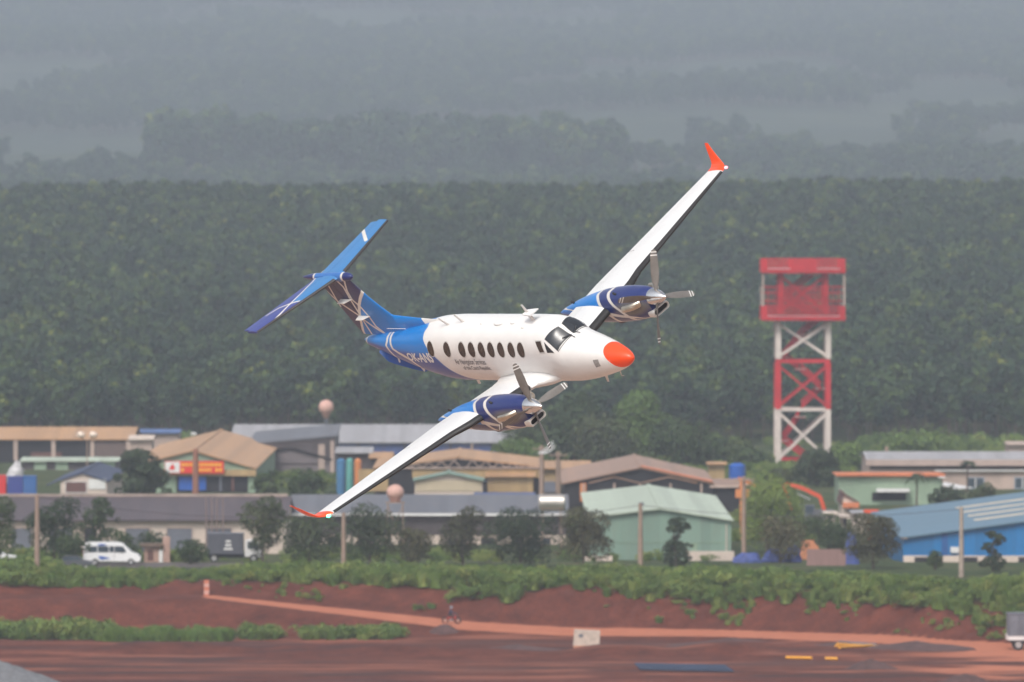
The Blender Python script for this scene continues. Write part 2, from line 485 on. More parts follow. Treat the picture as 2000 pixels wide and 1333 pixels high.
def scatter(name, pts, rots, scl, idx, protos, label=None, cat=None, kind='stuff'):
    """one object that instances prototype meshes on its points"""
    pc = bpy.data.collections.new(name + '_kinds')
    for k, me in enumerate(protos):
        o = bpy.data.objects.new('%s_kind_%02d' % (name, k), me); pc.objects.link(o)
    me = bpy.data.meshes.new(name); n = len(pts)
    me.vertices.add(n); me.vertices.foreach_set('co', np.asarray(pts, np.float32).ravel())
    for nm, tp, dat in (('rot', 'FLOAT_VECTOR', rots), ('scl', 'FLOAT_VECTOR', scl)):
        a = me.attributes.new(nm, tp, 'POINT'); a.data.foreach_set('vector', np.asarray(dat, np.float32).ravel())
    a = me.attributes.new('idx', 'INT', 'POINT'); a.data.foreach_set('value', np.asarray(idx, np.int32))
    o = bpy.data.objects.new(name, me); COL.objects.link(o)
    ng = bpy.data.node_groups.new(name, 'GeometryNodeTree')
    ng.interface.new_socket('Geometry', in_out='INPUT', socket_type='NodeSocketGeometry')
    ng.interface.new_socket('Geometry', in_out='OUTPUT', socket_type='NodeSocketGeometry')
    gi = ng.nodes.new('NodeGroupInput'); go = ng.nodes.new('NodeGroupOutput')
    ci = ng.nodes.new('GeometryNodeCollectionInfo'); ci.inputs['Collection'].default_value = pc
    ci.inputs['Separate Children'].default_value = True; ci.inputs['Reset Children'].default_value = True
    ip = ng.nodes.new('GeometryNodeInstanceOnPoints'); ip.inputs['Pick Instance'].default_value = True
    def na(n_, t):
        q = ng.nodes.new('GeometryNodeInputNamedAttribute'); q.data_type = t; q.inputs['Name'].default_value = n_; return q.outputs['Attribute']
    er = ng.nodes.new('FunctionNodeEulerToRotation')
    L = ng.links.new
    L(gi.outputs[0], ip.inputs['Points']); L(ci.outputs[0], ip.inputs['Instance'])
    L(na('idx', 'INT'), ip.inputs['Instance Index']); L(na('rot', 'FLOAT_VECTOR'), er.inputs[0])
    L(er.outputs[0], ip.inputs['Rotation']); L(na('scl', 'FLOAT_VECTOR'), ip.inputs['Scale'])
    L(ip.outputs[0], go.inputs[0])
    md = o.modifiers.new('scatter', 'NODES'); md.node_group = ng
    tag(o, label, cat, kind=kind)
    return o

# hillside plantation: about 16,000 trees that read as one mass
def forest_proto(k):
    rng = np.random.default_rng(100 + k)
    h = rng.uniform(6.8, 10.5); w = rng.uniform(4.8, 7.8)
    bl = crown_blobs(rng, w, h, 3.8, 9)
    V, F, t = leaves(rng, bl, 420, 1.0, up=0.5)
    tr = MB().tube((0, 0, -.5), (0, 0, 8), .16, .08, 4, cap=False)
    o = len(V); V = np.vstack([V, np.array(tr.v)]); F = np.vstack([F, np.array(tr.f) + o]); t = np.concatenate([t, np.zeros(len(tr.v))])
    me = leaf_mesh('forest_tree', V, F, t, GREEN_FOREST); me.materials.append(BARK)
    mi = np.zeros(len(F), np.int32); mi[-len(tr.f):] = 1; me.polygons.foreach_set('material_index', mi)
    return me
FP = [forest_proto(k) for k in range(6)]
def plant(x0, x1, y0, y1, step, hs, keep=None, seed=1, sx=1.0):
    rng = np.random.default_rng(seed)
    xs, ys = np.meshgrid(np.arange(x0, x1, step), np.arange(y0, y1, step))
    xs = xs.ravel() + rng.uniform(-.7, .7, xs.size) * step; ys = ys.ravel() + rng.uniform(-.42, .42, ys.size) * step
    k = np.abs(xs) < ys * 0.06 * 1.05 + 110
    if keep is not None: k &= keep(xs, ys)
    xs, ys = xs[k], ys[k]; n = len(xs)
    z = ground(xs, ys)
    s = hs * rng.uniform(0.66, 1.22, n) * (1 + 0.25 * fbm(xs / 60, ys / 60, 2))
    rot = np.stack([rng.normal(0, .05, n), rng.normal(0, .05, n), rng.uniform(0, 6.28, n)], 1)
    return np.stack([xs, ys, z], 1), rot, np.stack([s * sx * rng.uniform(.9, 1.15, n), s * sx * rng.uniform(.9, 1.15, n), s], 1), rng.integers(0, 6, n)
edge = lambda x: 1500 + 14 * fbm(x / 30, 0 * x, 3) + np.interp(x, [-150, -40, 20, 150], [-8, 12, -6, 14])
scatter('forest', *plant(-290, 290, 1480, 2640, 4.3, 0.80, keep=lambda x, y: y > edge(x), seed=4), FP,
        'dense green plantation forest covering the near hillside', 'forest')
def farkeep(x, y):
    f = fbm(x / 200 + 3, y / 520 + 11, 3)
    clear = (f > 0.06)
    bare = (np.abs(x + y * 0.0595) < 30) & (np.abs(y - 5100) < 280)
    house = (np.abs(x + 0.0482 * y) < 24) & (y > 4600) & (y < 4960)
    u = 1000 + x / y * FPX
    wob = 60 * fbm(x / 60, y / 200, 3)
    box = lambda a, b, c, d: (u > a + wob) & (u < b + wob) & (y > c + wob * 2) & (y < d + wob * 2)
    strips = box(1120, 1780, 5120, 5600) | box(60, 440, 4560, 5350) | box(1130, 1480, 5950, 6350) | box(1210, 1420, 4150, 4480) | box(1700, 2100, 5500, 5800) | (box(1210, 2150, 4600, 5700) & (fbm(x / 40, y / 160, 3) > -.04)) | (box(-100, 430, 4150, 4700) & (fbm(x / 30, y / 120, 3) > -.02))
    wood = box(450, 1190, 4350, 4800)
    return wood | ~(clear | bare | house | strips)
scatter('distant_forest', *plant(-720, 720, 3600, 8300, 11.0, 1.15, keep=farkeep, seed=5, sx=1.25), FP,
        'hazy wooded slopes rising behind the plantation', 'forest')

scatter('distant_wood', *plant(-175, 60, 4230, 4420, 8.5, 2.3, keep=lambda x, y: fbm(x / 22, y / 60, 3) > -.07, seed=9, sx=1.1), FP,
        'darker belt of tall hazy trees standing on the far slope left of centre', 'forest')

# ------------------------------------------------------------------ the aeroplane
# body frame: x aft of the nose tip, y to starboard, z up (metres)
def interp(xs, ys, x):
    xs = np.asarray(xs, float); ys = np.asarray(ys, float)
    d = np.diff(ys) / np.diff(xs); m = np.empty_like(ys); m[0] = d[0]; m[-1] = d[-1]
    for i in range(1, len(ys) - 1):
        m[i] = 0 if d[i - 1] * d[i] <= 0 else 2 * d[i - 1] * d[i] / (d[i - 1] + d[i])
    x = np.clip(x, xs[0], xs[-1]); i = np.clip(np.searchsorted(xs, x, side='right') - 1, 0, len(xs) - 2)
    h = xs[i + 1] - xs[i]; t = (x - xs[i]) / h
    return (2 * t ** 3 - 3 * t ** 2 + 1) * ys[i] + (t ** 3 - 2 * t ** 2 + t) * h * m[i] + (-2 * t ** 3 + 3 * t ** 2) * ys[i + 1] + (t ** 3 - t ** 2) * h * m[i + 1]
FUS = np.array([(0, 0, -.36, -.36), (.03, .065, -.295, -.425), (.12, .14, -.215, -.505), (.3, .235, -.12, -.60), (.6, .345, -.01, -.70), (1.0, .46, .12, -.79), (1.5, .58, .26, -.88), (2.0, .68, .385, -.94), (2.27, .725, .46, -.96), (2.62, .765, .76, -.98), (2.9, .785, .875, -.985), (3.3, .80, .925, -.99), (4.2, .81, .935, -.99), (7.6, .81, .935, -.99), (8.4, .79, .905, -.95), (9.2, .73, .80, -.79), (10.2, .60, .66, -.54), (11.2, .43, .52, -.27), (12.0, .27, .41, -.05), (12.55, .14, .32, .08), (12.80, .03, .24, .18)])
def fus(x, th, off=0.0):
    x = np.asarray(x, float); th = np.asarray(th, float)
    w = interp(FUS[:, 0], FUS[:, 1], x) + off; zt = interp(FUS[:, 0], FUS[:, 2], x) + off; zb = interp(FUS[:, 0], FUS[:, 3], x) - off
    c, s = np.cos(th), np.sin(th); e = 2 / 2.25
    zc = (zt + zb) / 2
    return np.stack([x + 0 * th, w * np.sign(c) * np.abs(c) ** e, zc + (zt - zc) * np.sign(s) * np.abs(s) ** e], -1)
NAC = np.array([(1.80, .25, .06, -.64), (1.95, .31, .12, -.71), (2.2, .37, .155, -.78), (2.7, .43, .165, -.85), (3.3, .445, .135, -.90), (4.0, .43, .06, -.92), (4.7, .38, -.07, -.91), (5.4, .29, -.23, -.88), (6.0, .19, -.41, -.84), (6.5, .09, -.58, -.79), (6.75, .01, -.69, -.71)])
NY = 2.615
def nac(x, th, off=0.0, y0=0.0):
    w = interp(NAC[:, 0], NAC[:, 1], x) + off; zt = interp(NAC[:, 0], NAC[:, 2], x) + off; zb = interp(NAC[:, 0], NAC[:, 3], x) - off
    c, s = np.cos(th), np.sin(th); e = 2 / 2.2
    zc = (zt + zb) / 2
    return np.stack([x + 0 * th, y0 + w * np.sign(c) * np.abs(c) ** e, zc + (zt - zc) * np.sign(s) * np.abs(s) ** e], -1)
def pdist(px, pz, line, sx=1.0):
    """distance of points to a polyline"""
    d = np.full(np.shape(px), 1e9)
    for (x0, z0), (x1, z1) in zip(line[:-1], line[1:]):
        dx, dz = (x1 - x0) * sx, z1 - z0; L = dx * dx + dz * dz + 1e-12
        t = np.clip((((px - x0) * sx) * dx + (pz - z0) * dz) / L, 0, 1)
        d = np.minimum(d, np.hypot((px - x0) * sx - t * dx, pz - z0 - t * dz))
    return d

def paint(name, base, layers, rough=0.3, coat=0.35, edge=0.012):
    """painted metal: each layer (attribute, colour, edge width, roughness) shows where its attribute is below zero"""
    m = bpy.data.materials.new(name); m.use_nodes = True; nt = m.node_tree; b = nt.nodes['Principled BSDF']
    b.inputs['Roughness'].default_value = rough; b.inputs['Coat Weight'].default_value = coat; b.inputs['Coat Roughness'].default_value = 0.12
    tc = nt.nodes.new('ShaderNodeTexCoord'); nz = nt.nodes.new('ShaderNodeTexNoise'); nz.inputs['Scale'].default_value = 1.7; nz.inputs['Detail'].default_value = 7
    nz.inputs['Roughness'].default_value = .7
    nlink(nt, tc.outputs['Object'], nz.inputs['Vector'])
    mr = nt.nodes.new('ShaderNodeMapRange'); mr.inputs[1].default_value = .3; mr.inputs[2].default_value = .75; mr.inputs[3].default_value = 1.0; mr.inputs[4].default_value = .9
    nlink(nt, nz.outputs[0], mr.inputs[0])
    rgb = nt.nodes.new('ShaderNodeRGB'); rgb.outputs[0].default_value = (*base, 1); cur = rgb.outputs[0]
    for at, col, w in layers:
        a = nt.nodes.new('ShaderNodeAttribute'); a.attribute_name = at
        r = nt.nodes.new('ShaderNodeMapRange'); r.inputs[1].default_value = -w; r.inputs[2].default_value = w; r.inputs[3].default_value = 1; r.inputs[4].default_value = 0
        nlink(nt, a.outputs['Fac'], r.inputs[0])
        x = nt.nodes.new('ShaderNodeMixRGB'); nlink(nt, r.outputs[0], x.inputs[0]); nlink(nt, cur, x.inputs[1]); x.inputs[2].default_value = (*col, 1); cur = x.outputs[0]
    v = nt.nodes.new('ShaderNodeVectorMath'); v.operation = 'SCALE'; nlink(nt, cur, v.inputs[0]); nlink(nt, mr.outputs[0], v.inputs['Scale'])
    nlink(nt, v.outputs[0], b.inputs['Base Color'])
    rr = nt.nodes.new('ShaderNodeMapRange'); rr.inputs[3].default_value = rough * .8; rr.inputs[4].default_value = rough * 1.4
    nlink(nt, nz.outputs[0], rr.inputs[0]); nlink(nt, rr.outputs[0], b.inputs['Roughness'])
    return m
WHITE = (0.80, 0.79, 0.77); BLUE = (0.003, 0.195, 0.60); NAVY = (0.012, 0.026, 0.15); ORANGE = (0.92, 0.075, 0.010); RIB = (0.72, 0.68, 0.63)
M_WHITE = paint('white aircraft paint', WHITE, [])
M_ORANGE = mat('dayglo orange paint', ORANGE, 0.35, var=.06, coat=.3)
M_BOOT = mat('black rubber boot', (0.022, 0.021, 0.021), 0.45, var=.3, scale=3)
M_CHROME = mat('polished metal', (0.80, 0.79, 0.78), 0.14, 1.0, var=.04)
M_STEEL = mat('heat tinted steel', (0.62, 0.55, 0.45), 0.28, 1.0, var=.15, scale=6)
M_LIP = mat('satin metal lip', (0.75, 0.73, 0.70), 0.35, .5, var=.05)
M_GLASS = mat('dark cockpit glass', (0.020, 0.024, 0.030), 0.27, var=0, spec=.7)
M_CABIN = mat('tinted cabin glass', (0.045, 0.032, 0.026), 0.15, var=.3, scale=3, spec=.6)
M_FRAME = mat('window surround', (0.55, 0.54, 0.52), 0.4, var=.05)
M_DKFR = mat('black window seal', (0.03, 0.03, 0.03), 0.5, var=0)
M_BLADE = mat('propeller grey', (0.20, 0.185, 0.17), 0.45, .3, var=.15, scale=4)
M_TXT = mat('dark lettering', (0.06, 0.06, 0.08), 0.5, var=0)
M_TXTW = mat('pale lettering', (0.75, 0.74, 0.72), 0.5, var=0)
M_HOLE = mat('black opening', (0.012, 0.012, 0.012), 0.7, var=0)  # flat black; the shade inside intake and exhaust put into the colour

RM = Matrix(((-0.57379, -0.66631, -0.47622), (0.81899, -0.46424, -0.33725), (0.00363, -0.58353, 0.81208)))   # attitude seen from the camera position
TV = Vector((3.19410, 237.06425, -0.17061))
camrot = Matrix.Rotation(-PITCH, 3, 'X')
plane = thing('aeroplane', 'white twin turboprop aeroplane banking, blue tail and engines, orange nose and winglets', 'aeroplane')
q3 = camrot @ RM
plane.matrix_world = Matrix.Translation(camrot @ TV + Vector((0, 0, CAMZ))) @ q3.to_4x4()

D2 = math.radians
# fuselage
th = np.linspace(0, 2 * np.pi, 112, endpoint=False) - np.pi / 2
s = np.linspace(0, 1, 300)
xb = .57 + .33 * np.sin(th)
Sx, Th = np.meshgrid(s, th, indexing='ij')
Xf = xb[None, :] + (12.80 - xb[None, :]) * Sx
Pf = fus(Xf, Th)
phi = np.degrees(np.where(np.cos(Th) >= 0, Th, np.pi - Th))            # mirrored side angle, -90..90
phi = (phi + 180) % 360 - 180
phi = np.where(phi > 90, 180 - phi, phi); phi = np.where(phi < -90, -180 - phi, phi)
K = math.pi / 180 * 0.8                                                 # degrees to metres round the hull
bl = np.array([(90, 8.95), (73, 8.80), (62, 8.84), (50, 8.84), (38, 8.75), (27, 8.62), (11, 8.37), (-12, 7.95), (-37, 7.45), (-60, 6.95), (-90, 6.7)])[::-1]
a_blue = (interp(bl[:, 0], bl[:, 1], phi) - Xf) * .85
a_undershade = np.maximum(a_blue + .02, (phi - 12.5) * K)  # lower hull a darker blue: underside shade put into the livery colour
rib1 = [(10.93, 90), (10.92, 60), (10.89, 46), (10.86, 31), (10.78, 14), (10.5, 5), (10.17, -1), (9.9, -8), (9.7, -22), (9.6, -45), (9.6, -90)]
rib2 = [(11.12, 90), (11.13, 60), (11.1, 41), (11.18, 22), (11.1, 7), (10.95, -12), (10.85, -40), (10.8, -90)]
rib3 = [(12.55, 90), (12.55, 30), (12.6, -20), (12.6, -90)]
a_rib = np.minimum.reduce([pdist(Xf, phi * K, [(x, p * K) for x, p in r]) for r in (rib1, rib2, rib3)]) - .055
mb = MB(); mb.grid(Pf, True)
e0, e1 = len(mb.v) - 112, len(mb.v)
mb.f.append(tuple(range(e0, e1))); mb.m.append(0)
M_FUS = paint('fuselage livery', WHITE, [('a_blue', BLUE, .012), ('a_undershade', (0.035, 0.085, 0.34), .09), ('a_rib', RIB, .010)])
fo = mb.build('fuselage', M_FUS, plane, smooth=True, attrs=dict(a_blue=a_blue, a_undershade=a_undershade, a_rib=a_rib))
# radome
s = np.linspace(0, 1, 26) ** 1.6
Sx, Th2 = np.meshgrid(s, th, indexing='ij')
mb = MB(); mb.grid(fus(np.maximum(xb[None, :] * Sx, 1e-4), Th2, 0.0), True)
mb.build('nose_cone', M_ORANGE, plane, smooth=True)

def patch(name, m, outline, off, parent, n=10, smooth=True):
    """a pane lying on the hull: outline is four corners (x, degrees) subdivided n times"""
    c = np.array(outline, float)
    u, v = np.meshgrid(np.linspace(0, 1, n + 1), np.linspace(0, 1, n + 1), indexing='ij')
    q = (1 - u)[..., None] * (1 - v)[..., None] * c[0] + u[..., None] * (1 - v)[..., None] * c[1] + u[..., None] * v[..., None] * c[2] + (1 - u)[..., None] * v[..., None] * c[3]
    mb = MB(); mb.grid(fus(q[..., 0], np.radians(q[..., 1]), off))
    # rim down to the hull
    P = fus(q[..., 0], np.radians(q[..., 1]), -.01)
    rim = [(i, 0) for i in range(n)] + [(n, i) for i in range(n)] + [(i, n) for i in range(n, 0, -1)] + [(0, i) for i in range(n, 0, -1)]
    o = len(mb.v); mb.v += [tuple(P[a]) for a in rim]; L = len(rim)
    for k in range(L):
        a, b2 = rim[k], rim[(k + 1) % L]
        mb.f.append((a[0] * (n + 1) + a[1], b2[0] * (n + 1) + b2[1], o + (k + 1) % L, o + k)); mb.m.append(0)
    return mb.build(name, m, parent, smooth=smooth, angle=40)
def grow(o, g, gd):
    o = np.array(o, float); c = o.mean(0); d = np.sign(o - c)
    return [(a + dx * g, b + dy * gd) for (a, b), (dx, dy) in zip(o, d)]
pane1 = [(2.79, 50), (2.58, 84.5), (2.25, 86.5), (2.42, 39)]
tri = [(2.80, 41), (2.78, 40), (2.52, 29.5), (2.72, 24)]
side = [(3.18, 41), (2.96, 43), (2.86, 23), (3.04, 21)]
for sgn in (1, -1):
    mir = lambda o: [(x, a if sgn > 0 else 180 - a) for x, a in o]
    w = patch('windscreen_pane', M_GLASS, mir(pane1), .012, plane)
    patch('window_seal', M_DKFR, mir(grow(pane1, .025, 1.7)), .006, w)
    w = patch('quarter_window', M_GLASS, mir(tri), .012, plane, 6)
    patch('window_seal', M_DKFR, mir(grow(tri, .02, 1.5)), .006, w, 6)
    w = patch('cockpit_side_window', M_CABIN, mir(side), .012, plane, 6)
    patch('window_seal', M_FRAME, mir(grow(side, .03, 2.5)), .006, w, 6)
    # wiper
    mb = MB()
    pts = [fus(x, D2(a if sgn > 0 else 180 - a), .035) for x, a in ((2.02, 83), (2.22, 85), (2.36, 70))]
    for a, b2 in zip(pts[:-1], pts[1:]):
        mb.tube(a, b2, .011, .011, 5)
    mb.build('wiper', M_DKFR, plane)
for sgn in (1, -1):
    mb = MB(); prev = None
    for k in range(13):
        t = k / 12; x = 2.21 + (2.38 - 2.21) * t ** 1.5; a = 90 + sgn * (3 + 50 * t)
        p = fus(x, D2(a), .006)
        if prev is not None: mb.tube(prev, p, .010, .010, 4)
        prev = p
    mb.build('windscreen_seal_line', M_DKFR, plane)

def th_of_z(x, z):
    zt = float(interp(FUS[:, 0], FUS[:, 2], x)); zb = float(interp(FUS[:, 0], FUS[:, 3], x)); zc = (zt + zb) / 2
    r = (z - zc) / (zt - zc); r = max(-.999, min(.999, r))
    return math.asin(math.copysign(abs(r) ** (2.25 / 2), r))
def oval(name, m, xc, zc, ax, az, off, parent, sgn, inner=None):
    mb = MB(); n = 24
    rings = [inner or 0.0, 1.0]
    R = []
    for r, o_ in ((rings[0], off), (1.0, off), (1.03, -.015)):
        ring = []
        for k in range(n):
            t = 2 * math.pi * k / n; x = xc + ax * r * math.cos(t); z = zc + az * r * math.sin(t)
            p = fus(x, th_of_z(x, z), o_); ring.append((p[0], p[1] * sgn, p[2]))
        R.append(ring)
    mb.grid(np.array(R), True)
    return mb.build(name, m, parent, smooth=True, angle=40)
WX = [8.44, 7.59, 6.84, 6.36, 5.87, 5.40, 4.91, 4.40, 3.93]
for sgn in (1, -1):
    for x in WX:
        w = oval('cabin_window', M_CABIN, x, .40, .158, .205, .010, plane, sgn)
        oval('window_rim', M_FRAME, x, .40, .180, .232, .005, w, sgn, inner=.86)

def text_on_hull(name, txt, m, x0, x1, a0, a1, h, sgn=1, parent=None):
    cu = bpy.data.curves.new(name, 'FONT'); cu.body = txt; cu.size = 1.0; cu.offset = 0.03 if len(txt) < 8 else 0.004; cu.resolution_u = 3
    ob = bpy.data.objects.new(name, cu); COL.objects.link(ob)
    me = bpy.data.meshes.new_from_object(ob.evaluated_get(bpy.context.evaluated_depsgraph_get()))
    COL.objects.unlink(ob); bpy.data.objects.remove(ob)
    bm = bmesh.new(); bm.from_mesh(me)
    bmesh.ops.subdivide_edges(bm, edges=[e for e in bm.edges if e.calc_length() > .25], cuts=1)
    xs = [v.co.x for v in bm.verts]; lo, hi = min(xs), max(xs); cap = 0.70
    for v in bm.verts:
        t = (v.co.x - lo) / (hi - lo); x = x0 + (x1 - x0) * t; r = .8
        a = math.radians(a0 + (a1 - a0) * t) + (v.co.y / cap) * h / r
        if sgn < 0:
            x = x1 + (x0 - x1) * t
        p = fus(x, a, .004); v.co = (p[0], p[1] * sgn, p[2])
    bm.to_mesh(me); bm.free()
    me.materials.clear(); me.materials.append(m)
    o = bpy.data.objects.new(name, me); COL.objects.link(o); o.parent = parent or plane
    return o
for sgn in (1, -1):
    text_on_hull('registration_lettering', 'OK-ANS', M_TXTW, 10.0, 8.50, -6, 1, .235, sgn)
    text_on_hull('operator_lettering', 'Air Navigation Services', M_TXT, 7.42, 5.92, -1, -1, .115, sgn)
    text_on_hull('operator_lettering', 'of the Czech Republic', M_TXT, 7.18, 5.85, -11, -11, .105, sgn)
# air inlet patch on the nose
hb = [(1.18, 23), (1.0, 25), (.99, 1), (1.17, -1)]
patch('inlet_grille', mat('grey mesh', (.28, .27, .26), .6, var=.25, scale=20), hb, .006, plane, 5)

# aerofoil surfaces ------------------------------------------------
def foil(c0, c1, n, t):
    """outline of a chordwise slice, as (chord fraction, signed half thickness)"""
    c = c0 + (c1 - c0) * (1 - np.cos(np.linspace(0, np.pi, n))) / 2 if c0 == 0 else np.linspace(c0, c1, n)
    y = 5 * t * (.2969 * np.sqrt(c) - .126 * c - .3516 * c ** 2 + .2843 * c ** 3 - .1015 * c ** 4) + .0008
    up = np.stack([c[::-1], y[::-1] * 1.15], 1); lo = np.stack([c[1:] if c0 == 0 else c, -(y[1:] if c0 == 0 else y) * .85], 1)
    return np.vstack([up, lo])
def wing_loft(secs, c0=0.0, c1=1.0, off=0.0, n=14, sub=4):
    """secs: (x_LE, x_TE, y, z, thickness ratio); slices [c0, c1] of the chord"""
    S = np.array(secs, float); k = np.arange(len(S)); kk = np.linspace(0, len(S) - 1, (len(S) - 1) * sub + 1)
    S2 = np.stack([np.interp(kk, k, S[:, j]) for j in range(5)], 1)
    if len(S) > 4 and sub > 3:
        pass
    tan = np.gradient(S2[:, 2:4], axis=0); tan /= np.linalg.norm(tan, axis=1)[:, None] + 1e-9
    out = []
    for q, tg in zip(S2, tan):
        ch = q[1] - q[0]; F = foil(c0, c1, n, q[4])
        nrm = np.array([-tg[1], tg[0]]); nrm = nrm if tg[0] >= 0 else -nrm
        d = F[:, 1] * ch + np.sign(F[:, 1]) * off
        x = q[0] + F[:, 0] * ch - (off if c0 == 0 else 0) * (1 - F[:, 0] / max(c1, .01)) * (F[:, 0] < .5)
        out.append(np.stack([x, q[2] + nrm[0] * d, q[3] + nrm[1] * d], 1))
    return np.array(out)
def mirror(A, sgn):
    A = A.copy(); A[..., 1] *= sgn; return A
T6 = math.tan(D2(5.9))
wz = lambda y: .25 - (8.25 - y) * T6
LE = lambda y: float(np.interp(y, [.6, 1.0, 3.4, 3.95, 8.25], [3.38, 3.45, 3.72, 3.93, 4.41]))
TE = lambda y: float(np.interp(y, [.6, 1.4, 3.2, 4.77, 8.25], [5.42, 5.40, 5.50, 5.38, 5.15]))
def wsec(y, t=None):
    return (LE(y), TE(y), y, wz(y), t if t else float(np.interp(y, [.5, 3.5, 8.25], [.165, .15, .115])))
M_WING = paint('white wing paint', (0.74, 0.74, 0.735), [], rough=.38, coat=.15)
M_FLAP = paint('white flap paint', (0.71, 0.71, 0.70), [], rough=.4, coat=.1)
TIPS = [(4.41, 5.15, 8.25, .25, .115), (4.50, 5.18, 8.43, .268, .11), (4.62, 5.22, 8.53, .31, .10), (4.73, 5.25, 8.58, .37, .09), (4.92, 5.31, 8.65, .52, .085), (5.10, 5.37, 8.72, .70, .08), (5.27, 5.42, 8.80, .87, .08)]
for sgn in (1, -1):
    wg = thing('wing', None, None); wg.parent = plane
    ys = [.3, 1.0, 2.2, 3.0, 3.4, 3.95, 5, 6, 7, 8.248]
    MB().loft(mirror(wing_loft([wsec(y) for y in ys], 0, .755, sub=2), sgn)).build('wing_skin', M_WING, wg, smooth=True, angle=50)
    MB().loft(mirror(wing_loft([wsec(y) for y in (.3, 1.0, 2.6, 3.4)], .762, 1, sub=2, n=6), sgn)).build('flap', M_FLAP, wg, smooth=True, angle=50)
    MB().loft(mirror(wing_loft([wsec(y) for y in (3.41, 4.76)], .762, 1, sub=2, n=6), sgn)).build('flap', M_FLAP, wg, smooth=True, angle=50)
    MB().loft(mirror(wing_loft([wsec(y) for y in (4.79, 8.1)], .762, 1, sub=2, n=6), sgn)).build('aileron', M_WING, wg, smooth=True, angle=50)
    MB().loft(mirror(wing_loft([wsec(y) for y in (8.11, 8.248)], .756, 1, sub=2, n=6), sgn)).build('wing_tip_edge', M_WING, wg, smooth=True, angle=50)
    MB().loft(mirror(wing_loft([wsec(y) for y in (3.0, 3.4, 3.95, 5, 7, 8.22)], 0, .085, off=.006, sub=2), sgn)).build('deicing_boot', M_BOOT, wg, smooth=True, angle=50)
    MB().loft(mirror(wing_loft([wsec(y) for y in (1.28, 1.8, 2.3)], 0, .095, off=.008, sub=2), sgn)).build('deicing_boot', M_BOOT, wg, smooth=True, angle=50)
    MB().loft(mirror(wing_loft(TIPS, 0, 1, sub=5, n=12), sgn)).build('winglet', M_ORANGE, wg, smooth=True, angle=50)
    col, em, nm = ((0.05, 1.0, 0.45), 14.0, 'green') if sgn > 0 else ((1.0, 0.25, 0.30), 2.5, 'red')
    MB().ball((4.44, sgn * 8.42, .265), .05, 10, 8, (1.5, 1, .8)).build('navigation_light', mat(nm + ' navigation light', col, .2, var=0, emit=em), wg, smooth=True)
    # root fillet
    fil = [(2.7, 6.05, .30, -.66, .17), (2.95, 5.85, .72, -.60, .16), (3.2, 5.62, .95, -.545, .155), (3.36, 5.47, 1.15, wz(1.15), .16), (3.42, 5.41, 1.35, wz(1.35), .160)]
    MB().loft(mirror(wing_loft(fil, 0, 1, sub=5), sgn)).build('root_fairing', M_WHITE, wg, smooth=True, angle=50)

    # engine nacelle
    ng = thing('engine_nacelle', None, None); ng.parent = plane; ng.location = (0, sgn * NY, 0)
    tn = np.linspace(-np.pi, np.pi, 72, endpoint=False); xs = np.linspace(1.80, 6.745, 150)
    Xn, Tn = np.meshgrid(xs, tn, indexing='ij'); Pn = nac(Xn, Tn)
    fromtop = np.abs((np.degrees(Tn) - 90 + 180) % 360 - 180)
    r1 = interp([0, 9, 35, 58, 75, 90, 107, 140, 180], [4.2, 4.22, 4.1, 3.98, 3.86, 3.75, 3.60, 3.5, 3.45], fromtop)
    r2 = interp([0, 12, 33, 53, 72, 88, 104, 126, 150, 180], [3.58, 3.61, 3.54, 3.40, 3.21, 3.01, 2.87, 2.76, 2.65, 2.6], fromtop)
    rr = interp([0, 40, 66, 80, 100, 180], [6.45, 6.2, 5.7, 5.35, 4.9, 4.6], fromtop)
    lw = interp([1.8, 2.2, 2.53, 3.19, 3.77, 4.4, 6.7], [150, 148, 122, 103, 92, 88, 85], Xn)
    kd = math.pi / 180 * .5
    a_nv = (Xn - r1)
    a_low = (lw + 7 - fromtop) * kd
    a_rb = np.minimum.reduce([np.abs(Xn - r1) * .85 - .062, np.abs(Xn - r2) * .8 - .06, np.abs(Xn - rr) * .8 - .075, np.maximum(np.abs(fromtop - lw) * kd - .05, Xn - 3.9)])
    a_st = np.hypot((Xn - 2.45) / .75, (fromtop - 84) * kd / .22) - 1
    mb = MB(); mb.grid(Pn, True); mb.f.append(tuple(range(72))); mb.f.append(tuple(range(len(mb.v) - 72, len(mb.v)))); mb.m += [0, 0]
    MN = MATS.get('nac') or paint('engine livery', BLUE, [('a_nv', NAVY, .012), ('a_low', (0.035, 0.055, 0.15), .02), ('a_st', (0.16, 0.15, 0.14), .35), ('a_rb', RIB, .010)], rough=.28, coat=.35)
    MATS['nac'] = MN
    mb.build('nacelle_shell', MN, ng, smooth=True, attrs=dict(a_nv=a_nv, a_low=a_low, a_rb=a_rb, a_st=a_st), angle=55)
    # spinner
    zc = -.15
    prof = [(1.205, .004), (1.22, .022), (1.27, .062), (1.36, .115), (1.48, .168), (1.60, .210), (1.72, .240), (1.80, .252), (1.83, .245)]
    tt = np.linspace(0, 2 * np.pi, 28, endpoint=False)
    MB().loft(np.array([[(x, r * math.cos(a), zc + r * math.sin(a)) for a in tt] for x, r in prof])).build('spinner', M_CHROME, ng, smooth=True, angle=50)
    # propeller blades at rest
    base = 8.0 if sgn > 0 else 31.0
